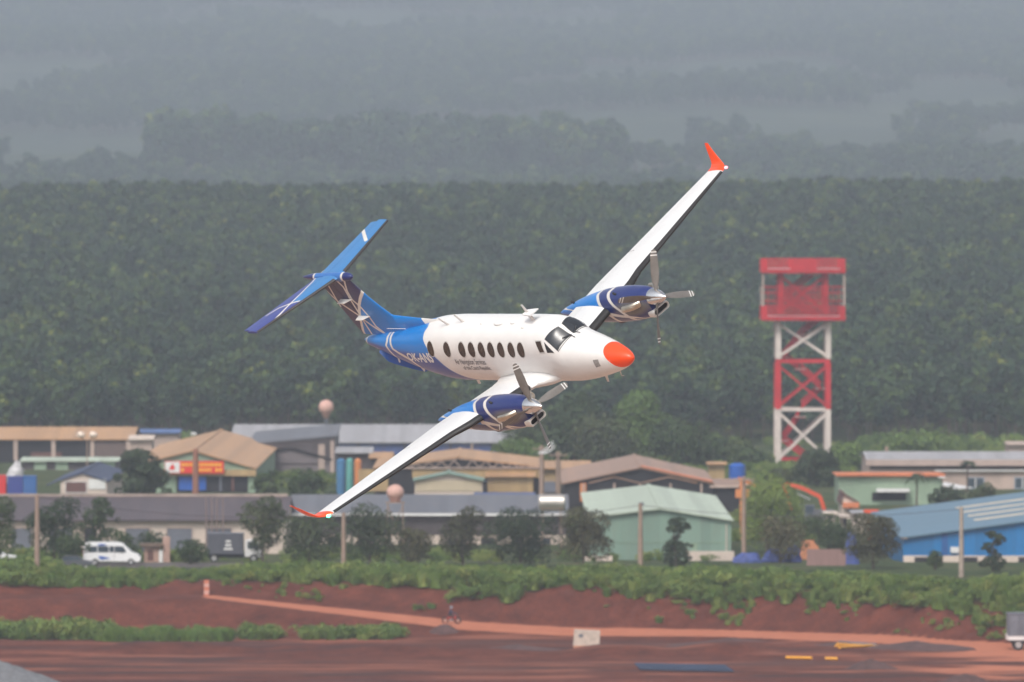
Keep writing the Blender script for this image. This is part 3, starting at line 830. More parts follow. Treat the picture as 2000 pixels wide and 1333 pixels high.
    for k in range(4):
        an = D2(base + 90 * k)
        e_r = np.array([0, math.cos(an), math.sin(an)]); e_t = np.array([0, -math.sin(an), math.cos(an)])
        secs = []
        for r, ch, tk, tw in ((.16, .10, .09, 70), (.27, .12, .075, 62), (.42, .20, .045, 52), (.65, .235, .030, 42), (.9, .23, .022, 35), (1.12, .205, .016, 30), (1.25, .17, .013, 28), (1.315, .12, .010, 27), (1.335, .05, .006, 27)):
            a = D2(tw); cd = np.array([1, 0, 0]) * math.sin(a) * -1 + e_t * math.cos(a); nd = np.array([1, 0, 0]) * math.cos(a) + e_t * math.sin(a)
            c0 = np.array([1.66, 0, zc]) + e_r * r
            secs.append([c0 + cd * ch * .5 * math.cos(q) + nd * tk * .5 * math.sin(q) for q in np.linspace(0, 2 * np.pi, 12, endpoint=False)])
        bo = MB().loft(np.array(secs)).build('propeller_blade', M_BLADE, ng, smooth=True, angle=60)
    for k in range(4):
        an = D2(base + 90 * k); e_r = np.array([0, math.cos(an), math.sin(an)]); e_t = np.array([0, -math.sin(an), math.cos(an)])
        for r in (1.175, 1.265):
            mb = MB()
            secs = []
            for q0 in (r - .016, r + .016):
                ch = float(np.interp(q0, [.9, 1.12, 1.25, 1.315], [.232, .208, .174, .125])) + .005; tk = .0185; a = D2(29)
                cd = np.array([1, 0, 0]) * math.sin(a) * -1 + e_t * math.cos(a); nd = np.array([1, 0, 0]) * math.cos(a) + e_t * math.sin(a)
                secs.append([np.array([1.66, 0, zc]) + e_r * q0 + cd * ch * .5 * math.cos(q) + nd * tk * .5 * math.sin(q) for q in np.linspace(0, 2 * np.pi, 12, endpoint=False)])
            mb.loft(np.array(secs)).build('blade_tip_band', M_TXTW, ng)
    # chin intake: oblong polished lip round a dark duct
    L, H = .275, .085
    st = []
    for k in range(32):
        a = 2 * math.pi * k / 32; cx = (L - H) * (1 if math.cos(a) > 0 else -1) * (1 if abs(math.cos(a)) > 1e-6 else 0)
        st.append((cx + H * math.cos(a), H * math.sin(a)))
    st = np.array(st)
    def ring(sc, x): return np.array([(x, p[0] + np.sign(p[0]) * sc, -.56 + p[1] + np.sign(p[1]) * sc * min(1, abs(p[1]) / .05)) for p in st])
    MB().loft(np.array([ring(.035, 2.0), ring(.035, 1.77), ring(.022, 1.73), ring(-.004, 1.73), ring(-.018, 1.78)]), cap=False).build('air_intake_lip', M_LIP, ng, smooth=True, angle=60)
    MB().loft(np.array([ring(-.017, 1.775), ring(-.018, 1.80)])).build('air_intake_duct', M_HOLE, ng)
    # exhaust stacks, one each side
    for e in (1, -1):
        pts = [(2.12, .30, -.16, .10), (2.16, .40, -.15, .105), (2.25, .49, -.15, .105), (2.40, .55, -.16, .10), (2.62, .58, -.18, .095)]
        secs = []
        for j, (x, y, z, r) in enumerate(pts):
            p0 = np.array(pts[max(j - 1, 0)][:3]); p1 = np.array(pts[min(j + 1, len(pts) - 1)][:3]); d = (p1 - p0) / np.linalg.norm(p1 - p0)
            a = np.array([0, 0, 1.0]); b2 = np.cross(d, a); b2 /= np.linalg.norm(b2)
            secs.append([(x + b2[0] * r * math.cos(t) * .8, (y + b2[1] * r * math.cos(t) * .8) * e, z + r * math.sin(t)) for t in tt])
        ex = MB().loft(np.array(secs)).build('exhaust_stack', M_STEEL, ng, smooth=True, angle=50)
        MB().tube((2.621, .58 * e, -.18), (2.63, .582 * e, -.18), .07, .07, 14).build('exhaust_opening', M_HOLE, ng)
    MB().ball((3.85, 0, -.90), .17, 14, 8, (1.3, 1, .65)).build('wheel_bulge', mat('dark underside cover', (.09, .04, .03), .5, var=.2), ng, smooth=True)
    for x, a in ((5.7, 78), (3.15, 62)):
        p = nac(np.array(x), np.array(D2(a))); MB().beam(p, (p[0] + .12, p[1], p[2] + .05), .06, .04).build('small_scoop', M_DKFR, ng)

# vertical fin -------------------------------------------------------
FL = [(.30, 10.10), (.70, 10.35), (1.06, 10.64), (1.37, 10.98), (1.73, 11.33), (2.1, 11.62), (2.42, 11.86)]
FT = [(.30, 12.66), (.70, 12.83), (2.02, 13.32), (2.42, 13.46)]
fl = lambda z: np.interp(z, [q[0] for q in FL], [q[1] for q in FL]); ft = lambda z: np.interp(z, [q[0] for q in FT], [q[1] for q in FT])
hinge = lambda z: np.interp(z, [.30, .54, 1.26, 2.2, 2.42], [11.93, 12.03, 12.33, 12.76, 12.86])
ribs = [[(13.0, 2.3), (13.02, 2.16), (13.05, 1.75), (13.06, 1.40)], [(13.35, 1.98), (13.04, 1.57), (12.38, 1.12), (12.21, .94), (11.85, .67), (11.43, .40), (11.3, .3)],
        [(12.45, 2.40), (12.25, 2.11), (12.27, 1.71), (12.26, 1.26), (12.26, .81), (12.24, .30)], [(11.98, 2.43), (12.17, 1.98), (12.18, 1.66), (11.95, 1.39), (11.8, 1.03), (11.75, .72), (11.44, .43), (11.3, .3)]]
curve = [(11.40, 2.03), (11.52, 1.86), (11.70, 1.72), (12.01, 1.44), (12.29, 1.08), (12.46, .81), (12.63, .53), (12.66, .30)]
M_FIN = paint('fin livery', BLUE, [('a_nv', (0.035, 0.040, 0.12), .012), ('a_rib', RIB, .010)], rough=.3)
def fin_part(name, f0, f1, n, zs, sc0, sc1):
    """slice of the fin between chord lines f0 and f1 (functions of z)"""
    mb = MB(); rows = []; pos = []
    m_ = 50
    for z in zs:
        a, b2 = f0(z), f1(z); L0, T0 = fl(z), ft(z)
        c = np.linspace(a, b2, m_); cf = np.clip((c - L0) / (T0 - L0), 0, 1); t = .085
        y = 5 * t * (T0 - L0) * .62 * (.2969 * np.sqrt(cf) - .126 * cf - .3516 * cf ** 2 + .2843 * cf ** 3 - .1015 * cf ** 4) + .002
        rows.append(np.vstack([np.stack([c, y, 0 * c + z], 1), np.stack([c[::-1], -y[::-1], 0 * c + z], 1)]))
    P = np.array(rows); mb.loft(P)
    x, z = P[..., 0], P[..., 2]
    cz = np.array([q[1] for q in curve])[::-1]; cx = np.array([q[0] for q in curve])[::-1]
    a_nv = (np.interp(z, cz, cx, right=10) - x) * .7
    a_rib = np.minimum.reduce([pdist(x, z, r) for r in ribs] + [pdist(x, z, curve) - .018]) - .036
    return mb.build(name, M_FIN, plane, smooth=True, attrs=dict(a_nv=a_nv, a_rib=a_rib), angle=40)
zs = np.linspace(.20, 2.42, 74)
fin_part('vertical_fin', fl, hinge, 50, zs, 0, 1)
fin_part('rudder', lambda z: hinge(z) + .02, ft, 50, np.linspace(.42, 2.36, 60), 0, 1)
# dorsal fillet
rows = []
for x in np.linspace(8.2, 10.95, 40):
    zt = float(np.interp(x, [8.2, 9.29, 10.64, 10.95], [.915, .975, 1.075, 1.2])); zb = .45
    w = float(np.interp(x, [8.2, 9.3, 10.6, 10.95], [.03, .07, .10, .10]))
    rows.append([(x, w, zb), (x, w * .8, zb + (zt - zb) * .6), (x, w * .3, zt - .01), (x, 0, zt), (x, -w * .3, zt - .01), (x, -w * .8, zb + (zt - zb) * .6), (x, -w, zb)])
P = np.array(rows)
MB().loft(P).build('dorsal_fin', paint('dorsal livery', WHITE, [('a_blue', BLUE, .012)]), plane, smooth=True, attrs=dict(a_blue=9.13 + (P[..., 2] - .71) * .55 - P[..., 0]), angle=60)
# tailplane ---------------------------------------------------------
SZ = 2.46
sLE = lambda y: float(np.interp(y, [0, .22, 2.8], [12.10, 12.16, 13.04])); sTE = lambda y: float(np.interp(y, [0, .3, 2.8], [13.40, 13.36, 13.86]))
def stab_part(name, sgn, y0, y1, c0, c1, off=0, m=None, nn=16, steps=60):
    ys = np.linspace(y0, y1, steps)
    secs = [(sLE(y), sTE(y), y, SZ, float(np.interp(y, [0, 2.8], [.105, .09]))) for y in ys]
    P = mirror(wing_loft(secs, c0, c1, off=off, n=nn, sub=1), sgn)
    x, y = P[..., 0], P[..., 1]
    w1 = [(13.38, -.29), (13.33, .02), (13.2, .34), (13.04, .91), (12.95, 1.41), (12.88, 1.9), (12.86, 2.2)]; w2 = [(13.58, 1.98), (13.34, 1.63), (12.66, 1.30)]; ls = [(13.85, -2.36), (12.86, -1.72)]
    d = lambda l: pdist(x, y, l)
    a_rib = np.minimum.reduce([d(w1) - .032, d(w2) - .032, d(ls) - .055])
    wy = np.array([q[1] for q in w1]); wx = np.array([q[0] for q in w1])
    a_nv = np.where(y > .1, np.maximum((np.interp(y, wy, wx) - x), -99), 1.0)
    a_nv = np.where(y > 1.3, np.minimum(a_nv, (1.30 + (x - 12.66) * .74) - y), a_nv)
    mm = m or MATS.setdefault('stab', paint('tailplane livery', (0.050, 0.21, 0.48), [('a_nv', (0.055, 0.075, 0.27), .012), ('a_rib', RIB, .010)], rough=.4, coat=.1))
    return MB().loft(P).build(name, mm, plane, smooth=True, attrs=dict(a_rib=a_rib, a_nv=a_nv), angle=45)
for sgn in (1, -1):
    stab_part('tailplane', sgn, 0.0, 2.8, 0, .60, nn=22)
    stab_part('elevator', sgn, .12, 2.72, .612, 1, nn=10)
    stab_part('deicing_boot', sgn, .2, 2.79, 0, .07, off=.006, m=mat('grey rubber boot', (.05, .045, .045), .5, var=.25, scale=3), nn=10)
prof = [(11.55, .01), (11.58, .05), (11.66, .095), (11.8, .125), (12.1, .14), (12.6, .13), (13.2, .115), (13.55, .10), (13.85, .065), (14.05, .03), (14.12, .008)]
P = np.array([[(x, r * math.cos(a), SZ + .0 + r * .95 * math.sin(a)) for a in tt] for x, r in prof for _ in (0,)])
kk = np.linspace(0, len(prof) - 1, 60); P = np.array([[(np.interp(k, range(len(prof)), [q[0] for q in prof]), np.interp(k, range(len(prof)), [q[1] for q in prof]) * math.cos(a), SZ - .02 + np.interp(k, range(len(prof)), [q[1] for q in prof]) * math.sin(a)) for a in tt] for k in kk])
MB().loft(P).build('tail_bullet', paint('bullet livery', (0.03, 0.16, .48), [('a_nv', NAVY, .01), ('a_rib', RIB, .01)]), plane, smooth=True, attrs=dict(a_nv=np.minimum(P[..., 0] - 11.93, 13.46 - P[..., 0]), a_rib=np.minimum(abs(P[..., 0] - 11.95), abs(P[..., 0] - 13.42)) - .045), angle=60)
# small rudder plates, ventral fins, aerials
for x, z in ((12.45, 1.69), (12.02, 1.10)):
    for sgn in (1, -1):
        v = [(x - .30, sgn * .07, z), (x + .30, sgn * .05, z), (x + .20, sgn * .28, z), (x - .12, sgn * .28, z)]
        MB().slab(v, .02).build('side_aerial', M_WHITE, plane)
M_VEN = paint('ventral livery', (0.010, 0.085, 0.36), [('a_rib', RIB, .01)])
for sgn in (1, -1):
    n1, n2 = 40, 12; P = np.zeros((n1, n2, 3))
    for i, u in enumerate(np.linspace(0, 1, n1)):
        x = 9.85 + 1.95 * u; zb = float(np.interp(x, FUS[:, 0], FUS[:, 3])) + .25
        zlow = float(np.interp(x, [9.85, 10.0, 10.54, 11.3, 11.6, 11.8], [-.62, -.66, -.57, -.40, -.30, .02]))
        for j, t in enumerate(np.linspace(0, 1, n2)):
            P[i, j] = (x, .16 + .20 * t, zb + (zlow - zb) * t)
    th_ = np.concatenate([P + [0, .012, 0], P[:, ::-1] - [0, .012, 0]], 1); th_ = mirror(th_, sgn)
    r_ = np.minimum(pdist(th_[..., 0], th_[..., 2], [(11.28, .1), (11.25, 0), (11.12, -.34)]), pdist(th_[..., 0], th_[..., 2], [(10.55, -.2), (10.43, -.32), (10.06, -.62)])) - .036
    MB().loft(th_).build('ventral_fin', M_VEN, plane, smooth=True, attrs=dict(a_rib=r_), angle=40)
def blade_ant(name, p, d, h, c0, c1, sweep, t=.03, m=None):
    """small swept blade aerial standing on point p along direction d"""
    p = np.array(p, float); d = np.array(d, float); d /= np.linalg.norm(d); xa = np.array([1, 0, 0.]); sd = np.cross(d, xa)
    secs = []
    for f in (-.15, 1):
        c = c0 + (c1 - c0) * max(f, 0); o = p + d * h * f + xa * sweep * max(f, 0)
        secs.append([o + xa * c * .5 * math.cos(a) + sd * t * .5 * math.sin(a) * (1.0 if f < 1 else .5) for a in np.linspace(0, 2 * np.pi, 10, endpoint=False)])
    return MB().loft(np.array(secs)).build(name, m or M_WHITE, plane, smooth=True, angle=50)
blade_ant('blade_aerial', (3.74, 0, .925), (0, 0, 1), .52, .26, .10, .16, .06)
MB().slab([(3.50, -.18, 1.20), (3.50, .18, 1.20), (3.95, .12, 1.20), (3.95, -.12, 1.20)], .035).build('aerial_plate', M_WHITE, plane)
for x, a in ((7.7, 77), (7.05, 84)):
    p = fus(np.array(x), np.array(D2(a))); blade_ant('blade_aerial', p, (0, math.cos(D2(a)), math.sin(D2(a))), .27, .20, .12, .24, .06)
p = fus(np.array(10.35), np.array(D2(60))); blade_ant('blade_aerial', (10.28, .09, .66), (0.35, .75, .55), .34, .14, .09, .30, .03)
for x, a, rx, ry in ((5.26, 82, .24, .13), (4.58, 82, .13, .07), (6.1, 80, .05, .05), (3.95, 70, .07, .04)):
    p = fus(np.array(x), np.array(D2(a))); MB().ball(p, 1.0, 18, 8, (rx, ry, .028)).build('flush_aerial', mat('aerial cover', (.72, .71, .69), .4, var=.05), plane, smooth=True)
blade_ant('belly_aerial', (8.05, .1, -.95), (0, 0, -1), .30, .20, .13, .05, .05)
blade_ant('belly_aerial', (1.62, .08, -.86), (0, 0, -1), .28, .16, .10, .10, .045)
mb = MB(); mb.tube((.78, .12, -.70), (.80, .14, -.88), .016, .012, 6); mb.tube((.80, .14, -.88), (.68, .14, -.885), .012, .008, 6)
mb.build('pitot_probe', M_CHROME, plane)
MB().ball((1.10, .40, -.58), .022, 8, 6).build('nose_lamp', mat('lamp glass', (.9, .9, .88), .1, var=0, emit=1.0), plane, smooth=True)

# ------------------------------------------------------------------ the industrial quarter behind the bank
TAN = sheetmat('tan sheet roof', (0.48, 0.265, 0.12), (0.30, 0.22, 0.17))
TANW = sheetmat('tan sheet wall', (0.42, 0.29, 0.14), amt=.3)
RUSTY = sheetmat('rusty brown roof', (0.34, 0.20, 0.13), (0.22, 0.17, 0.15), amt=.7)
ORS = mat('orange sheet', (0.62, 0.20, 0.09), .6)
SLATE = sheetmat('slate grey roof', (0.12, 0.125, 0.145), (0.22, 0.17, 0.15), amt=.35)
BROWNR = sheetmat('dark brown roof', (0.070, 0.050, 0.056), (0.13, 0.09, 0.08), amt=.5)
GREYR = sheetmat('pale grey roof', (0.36, 0.35, 0.36), (0.22, 0.19, 0.18), amt=.6)
BLUEW = sheetmat('dull blue wall', (0.045, 0.085, 0.24), amt=.4)
DKW = mat('dark shed wall', (0.075, 0.062, 0.065), .8, var=.3, scale=.3)
CREAM = mat('cream plaster', (0.60, 0.50, 0.43), .85, var=.15, scale=.35)
CREAM2 = mat('stained beige plaster', (0.44, 0.34, 0.29), .85, var=.2, scale=.3)
MINTR = sheetmat('pale mint roof', (0.45, 0.52, 0.41), (0.30, 0.31, 0.26), amt=.4)
MINTW = sheetmat('mint green wall', (0.195, 0.295, 0.235), (0.20, 0.20, 0.15), amt=.4)
MINTL = mat('light mint wall', (0.26, 0.35, 0.25), .7)
BLR = sheetmat('faded blue roof', (0.095, 0.19, 0.27), (0.18, 0.2, 0.22), amt=.3, axis='Y')
BLW = sheetmat('bright blue wall', (0.004, 0.165, 0.42), (0.02, 0.08, 0.22), amt=.35)
DARK = mat('dark interior', (0.018, 0.018, 0.022), .9, var=.2)  # near-black: bay shade put into the colour; also dark doors and machine parts
DOORG = mat('grey shutter', (0.13, 0.14, 0.17), .6, var=.1)
BRN = mat('brown door', (0.13, 0.06, 0.05), .7)
WHT = mat('white painted metal', (0.72, 0.71, 0.70), .5, var=.08)
CONC = mat('weathered concrete', (0.36, 0.29, 0.24), .9, var=.2, scale=1.5)
POLE = mat('concrete pole', (0.30, 0.215, 0.165), .9, var=.15, scale=1.5)
REDM = mat('red tower paint', (0.50, 0.015, 0.022), .5, var=.2, scale=.4)
OFFW = mat('off white tower paint', (0.62, 0.54, 0.49), .55, var=.15, scale=.5)
ORG = mat('orange machine paint', (0.66, 0.085, 0.03), .5, var=.15)
DBL = mat('navy roof', (0.035, 0.050, 0.10), .6)
PBL = mat('bright blue plastic', (0.015, 0.10, 0.42), .5)
TARP = mat('blue tarpaulin', (0.055, 0.085, 0.27), .7, var=.45, scale=1.2)
GLS = mat('window glass', (0.05, 0.07, 0.09), .12, var=0, spec=.6)
REDS = mat('red sign', (0.68, 0.03, 0.02), .5, var=0)
YEL = mat('yellow lettering', (0.85, 0.42, 0.03), .5, var=0)
TEAL = mat('teal tank', (0.10, 0.33, 0.30), .6)
TBL = mat('steel blue tank', (0.05, 0.17, 0.33), .6)
TOR = mat('orange tank', (0.58, 0.21, 0.07), .6)
SILV = mat('brushed steel tank', (0.60, 0.55, 0.50), .35, .7, var=.15)
PINK = mat('pinkish tank', (0.60, 0.36, 0.30), .6, var=.12)

def gable(name, label, uL, uR, vE, uA, vA, Y0, Y1, roof, wall, over=.5, th=.14, vEL=None, uEL=None, parts=True, cat='factory', apexdrop=0):
    """gable end towards the camera; eave and apex given by where they stand at distance Y0; ridge runs away to Y1"""
    xl, xr, xa = X(uL, Y0), X(uR, Y0), X(uA, Y0)
    ze, za = Z(vE, Y0), Z(vA, Y0); zl = Z(vEL or vE, Y0)
    z0 = gz((xl + xr) / 2, Y0) - .8
    ox = (xl + xr) / 2
    t = thing(name, label, cat, (ox, Y0, z0))
    b = lambda x: x - ox
    hz_ = za - z0
    MB().prism([(b(xl) + .25, 0), (b(xr) - .25, 0), (b(xr) - .25, ze - z0 - th - .05), (b(xa), za - z0 - th - .05), (b(xl) + .25, zl - z0 - th - .05)], over, Y1 - Y0 - over).build('wall', wall, t)
    lx0 = b(xl); sl = (za - zl) / (xa - xl)
    MB().slab([(lx0, 0, zl - z0), (b(xa), 0, za - z0), (b(xa), Y1 - Y0, za - z0), (lx0, Y1 - Y0, zl - z0)], th).build('roof_slope', roof, t)
    MB().slab([(b(xa) + .003, 0, za - z0), (b(xr), 0, ze - z0), (b(xr), Y1 - Y0, ze - z0), (b(xa) + .003, Y1 - Y0, za - z0)], th).build('roof_slope', roof, t)
    MB().box(b(xa) - .2, b(xa) + .2, -.02, Y1 - Y0 + .02, za - z0 + .01, za - z0 + .09).build('ridge_cap', roof, t)
    t['_o'] = (ox, Y0, z0)
    return t
def loc(t, u, v, Y=None):
    o = t['_o']; Y = Y or o[1]
    return X(u, Y) - o[0], Z(v, Y) - o[2]
def front(t, name, u0, u1, v0, v1, m, d0=-.08, d1=.05, frame=None, Y=None, parent=None, fname='frame', fw=.12):
    """a panel, door or window set on a front wall; u/v at that wall"""
    xa, za = loc(t, u0, v0, Y); xb_, zb_ = loc(t, u1, v1, Y)
    o = MB().box(xa, xb_, d0, d1, zb_, za).build(name, m, parent or t)
    if frame:
        mb = MB()
        mb.box(xa - fw, xb_ + fw, d0 - .05, d1, za, za + fw).box(xa - fw, xb_ + fw, d0 - .05, d1, zb_ - fw, zb_)
        mb.box(xa - fw, xa, d0 - .05, d1, zb_, za).box(xb_, xb_ + fw, d0 - .05, d1, zb_, za)
        mb.build(fname, frame, o)
    return o
def hall(name, label, uL, uR, vE, vR, Y0, Yr, Y1, roof, wall, th=.15, vbase=None, cat='factory', over=.7, lower=None, vsplit=None):
    """long side towards the camera: front eave at Y0, ridge at Yr"""
    xl, xr = X(uL, Y0), X(uR, Y0); ze, zr = Z(vE, Y0), Z(vR, Yr)
    z0 = gz((xl + xr) / 2, Y0) - .8; ox = (xl + xr) / 2
    t = thing(name, label, cat, (ox, Y0, z0)); t['_o'] = (ox, Y0, z0)
    a, b = xl - ox, xr - ox; D = Y1 - Y0; R = Yr - Y0
    zb = zr - z0 - (zr - ze) * (Y1 - Yr) / max(R, .1) if Y1 > Yr + .5 else zr - z0
    zs = (Z(vsplit, Y0) - z0) if vsplit else None
    if zs:
        MB().box(a + .3, b - .3, over, D - .3, 0, zs).build('lower_wall', lower, t)
        MB().box(a + .28, b - .28, over - .02, D - .28, zs + .003, ze - z0 - .02).build('wall', wall, t)
    else:
        MB().box(a + .3, b - .3, over, D - .3, 0, ze - z0 - .02).build('wall', wall, t)
    for xx in (a + .3, b - .42):
        MB().add([(xx, over, ze - z0), (xx, R, zr - z0 - th - .02), (xx, D - .3, ze - z0), (xx + .12, over, ze - z0), (xx + .12, R, zr - z0 - th - .02), (xx + .12, D - .3, ze - z0)], [(0, 1, 2), (5, 4, 3), (0, 3, 4, 1), (1, 4, 5, 2), (2, 5, 3, 0)]).build('gable_wall', wall, t)
    MB().slab([(a, 0, ze - z0), (b, 0, ze - z0), (b, R, zr - z0), (a, R, zr - z0)], th).build('roof_slope', roof, t)
    if Y1 > Yr + .5:
        MB().slab([(a, R + .003, zr - z0), (b, R + .003, zr - z0), (b, D, zb), (a, D, zb)], th).build('roof_slope', roof, t)
    return t

# front row, left: long low building under a dark roof
t = hall('workshop_row', 'long low cream workshop row with a dark brown roof behind the white van', -70, 562, 1016, 969, 960, 976, 992, BROWNR, CREAM, lower=CREAM)
front(t, 'ridge_cap', -70, 562, 965, 970, mat('pale cap', (.34, .27, .23), .8, var=.3), 15.6, 16.4, Y=976)
for u0, u1, v0, m in ((164, 186, 1032, DARK), (245, 291, 1033, DOORG), (326, 374, 1033, DOORG), (404, 451, 1033, DOORG), (20, 60, 1033, DOORG), (95, 140, 1033, DOORG)):
    front(t, 'doorway', u0, u1, v0, 1082, m, .60, .75, frame=CREAM2, fname='door_frame', fw=.10)
for u in (403, 414, 424, 436):
    xx, zz = loc(t, u, 1030); MB().tube((xx, -.9, 1.2), (xx, -.9, loc(t, u, 972)[1]), .09, .09, 6).build('vent_pipe', mat('thin pipe', (.22, .16, .15), .8), t)
# front row, middle: slate roof with a white fascia
t = hall('slate_roofed_building', 'low building under a slate grey roof with white fascia, dark upper wall above cream wall', 562, 1112, 1004, 966, 985, 1003, 1020, SLATE, DKW, lower=CREAM, vsplit=1046)  # wall is dark above the split, cream below
front(t, 'fascia', 562, 1112, 1003, 1008, WHT, -.12, -.02)
for u0 in (788, 876, 1000, 1060):
    w = front(t, 'window', u0, u0 + 14, 1052, 1066, GLS, .60, .75, frame=BRN, fw=.08, fname='window_frame')
for u0 in (640, 700, 940):
    front(t, 'doorway', u0, u0 + 26, 1050, 1085, DARK, .60, .75, frame=CREAM2, fname='door_frame')
# mint factory
t = gable('mint_factory', 'mint green sheet metal factory with a pale mint gable roof beside the dark tree', 1146, 1433, 1016, 1290, 993, 925, 1006, MINTR, MINTW, vEL=1010)
front(t, 'louvre', 1247, 1257, 982, 987, DOORG, -.5, .6)
front(t, 'rain_pipe', 1418, 1420, 1024, 1100, CREAM, .3, .49)
front(t, 'sheet_joint', 1150, 1426, 1060, 1061, MINTL, .44, .49)
front(t, 'side_gate', 1352, 1362, 1062, 1090, MINTL, .42, .49)
w = MB().box(X(1340, 918), X(1434, 918), 917.6, 918, gz(17, 918) - .5, Z(1077, 918)).build('low_wall', CREAM); tag(w, 'low cream boundary wall at the foot of the mint factory', 'wall')
w = MB().box(X(1140, 916), X(1196, 916), 915.6, 916, gz(9, 916) - .5, Z(1086, 916)).build('low_wall', CREAM); tag(w, 'short pale boundary wall left of the mint factory by the leafy tree', 'wall')
# blue factory
t = gable('blue_factory', 'large blue factory at right, faded blue roof with cream skylight strips', 1760, 2740, 1050, 2250, 985, 905, 982, BLR, BLW, vEL=1050)
ox, oy, z0 = t['_o']
xl, xa = X(1760, 905), X(2250, 905); zl, za = Z(1050, 905), Z(985, 905)
for fy in (.24, .40, .56, .73):
    for sl in range(3):
        xs0 = X(1921, 905) + (xa - X(1921, 905)) * sl / 3; xs1 = X(1921, 905) + (xa - X(1921, 905)) * (sl + 1) / 3 - .05
        f = lambda x: zl + (za - zl) * (x - xl) / (xa - xl) - z0 + .035
        y = fy * 77 - (xs0 - X(1921, 905)) * 0.0
        MB().slab([(xs0 - ox, y - 1.6, f(xs0)), (xs1 - ox, y - 1.6, f(xs1)), (xs1 - ox, y + 1.6, f(xs1)), (xs0 - ox, y + 1.6, f(xs0))], .03).build('skylight', mat('cream skylight sheet', (.62, .52, .38), .5), t)
front(t, 'plinth', 1765, 2735, 1086, 1125, CREAM, .35, .49)
for u0, u1 in ((1787, 1842), (1882, 1910), (1990, 2030)):
    front(t, 'vent_opening', u0, u1, 1089, 1102, DARK, .30, .40)
front(t, 'wall_box', 1857, 1873, 1069, 1080, WHT, .1, .49)
front(t, 'door_panel', 1840, 1852, 1042, 1085, mat('blue door', (.02, .10, .30), .6), .40, .49)
front(t, 'eave_trim', 1760, 1772, 1050, 1053, CREAM, .0, .49)
# far left: long tan roofed open hall
t = hall('open_tan_hall', 'long tan roofed open hall with dark bays at far left', -90, 262, 858, 834, 1350, 1364, 1378, TAN, DARK)
for u in (-20, 30, 104, 180, 250):
    front(t, 'column', u - 4, u + 4, 860, 900, CREAM2, .25, .6)
front(t, 'back_wall', 186, 246, 862, 895, mat('brown panel', (.14, .10, .09), .8), .5, .68)
front(t, 'cloth_screen', 60, 120, 884, 895, BRN, .3, .6)
t = hall('mint_lean_to', 'narrow mint green roofed shed in front of the open tan hall', 38, 232, 900, 893, 1290, 1298, 1304, MINTR, DKW)
for u0 in (66, 108, 200):
    front(t, 'panel', u0, u0 + 24, 903, 920, MINTL, .55, .69)
# orange-tan gabled shop with red sign
t = gable('tan_gabled_shop', 'orange tan gabled market hall with a red sign and green gable', 246, 501, 915, 377, 880, 1150, 1262, TAN, MINTL, vEL=912)
xe, ze_ = loc(t, 500, 918); xs_, zs_ = loc(t, 252, 918)
front(t, 'awning', 300, 500, 918, 930, TANW, -.2, .44)
front(t, 'bay_shade_panel', 344, 484, 930, 962, DARK, .38, .47)  # dark panel, the bay's inner shade painted on
front(t, 'blue_shutter', 349, 402, 931, 958, PBL, .28, .40)
front(t, 'bay_post', 428, 433, 931, 960, DOORG, .2, .4)
front(t, 'bay_post', 452, 457, 931, 960, BRN, .2, .4)
front(t, 'ridge_strip', 372, 382, 846, 850, WHT, .7, 3)
sg = thing('shop_sign', 'red signboard with yellow letters and a white logo panel on the tan gabled hall', 'sign', (X(379, 1149), 1149.3, Z(925, 1149.3)))
sx0, sx1, sz = X(322, 1149.3) - sg.location.x, X(437, 1149.3) - sg.location.x, Z(901, 1149.3) - sg.location.z
MB().box(sx0, sx1, 0, .2, 0, sz).build('board', REDS, sg)
MB().box(sx0 + .05, sx0 + 2.0, -.03, -.003, .1, sz - .1).build('logo_panel', WHT, sg)
MB().prism([(sx0 + .5, .5), (sx0 + 1.0, 1.35), (sx0 + 1.4, .7), (sx0 + 1.1, .45)], -.06, -.033).build('logo_mark', REDS, sg)
for r, (za_, zb_) in enumerate(((.25, .68), (.95, 1.38))):
    x = sx0 + 2.2; k = 0; rr = random.Random(5 + r)
    while x < sx1 - .5:
        w = rr.uniform(.25, .42)
        if rr.random() < .85:
            MB().box(x, x + w, -.05, -.003, za_, zb_).build('letter_block', YEL, sg)
        x += w + .12
# small white house with navy roof
t = gable('small_white_house', 'small white house with a navy blue gable roof and brown door, centre left', 114, 212, 940, 160, 923, 1100, 1146, DBL, CREAM, vEL=938, cat='house', over=.3)
MB().slab([(X(90, 1100) - t['_o'][0], .1, Z(948, 1100) - t['_o'][2]), (X(114, 1100) - t['_o'][0], .1, Z(938, 1100) - t['_o'][2]), (X(114, 1100) - t['_o'][0], 45, Z(938, 1100) - t['_o'][2]), (X(90, 1100) - t['_o'][0], 45, Z(948, 1100) - t['_o'][2])], .14).build('veranda_roof', DBL, t)
front(t, 'door', 128, 168, 942, 962, BRN, .20, .29, frame=WHT, fname='door_frame', fw=.08)
front(t, 'side_panel', 172, 206, 936, 956, mat('white board', (.68, .68, .66), .6), .18, .29)
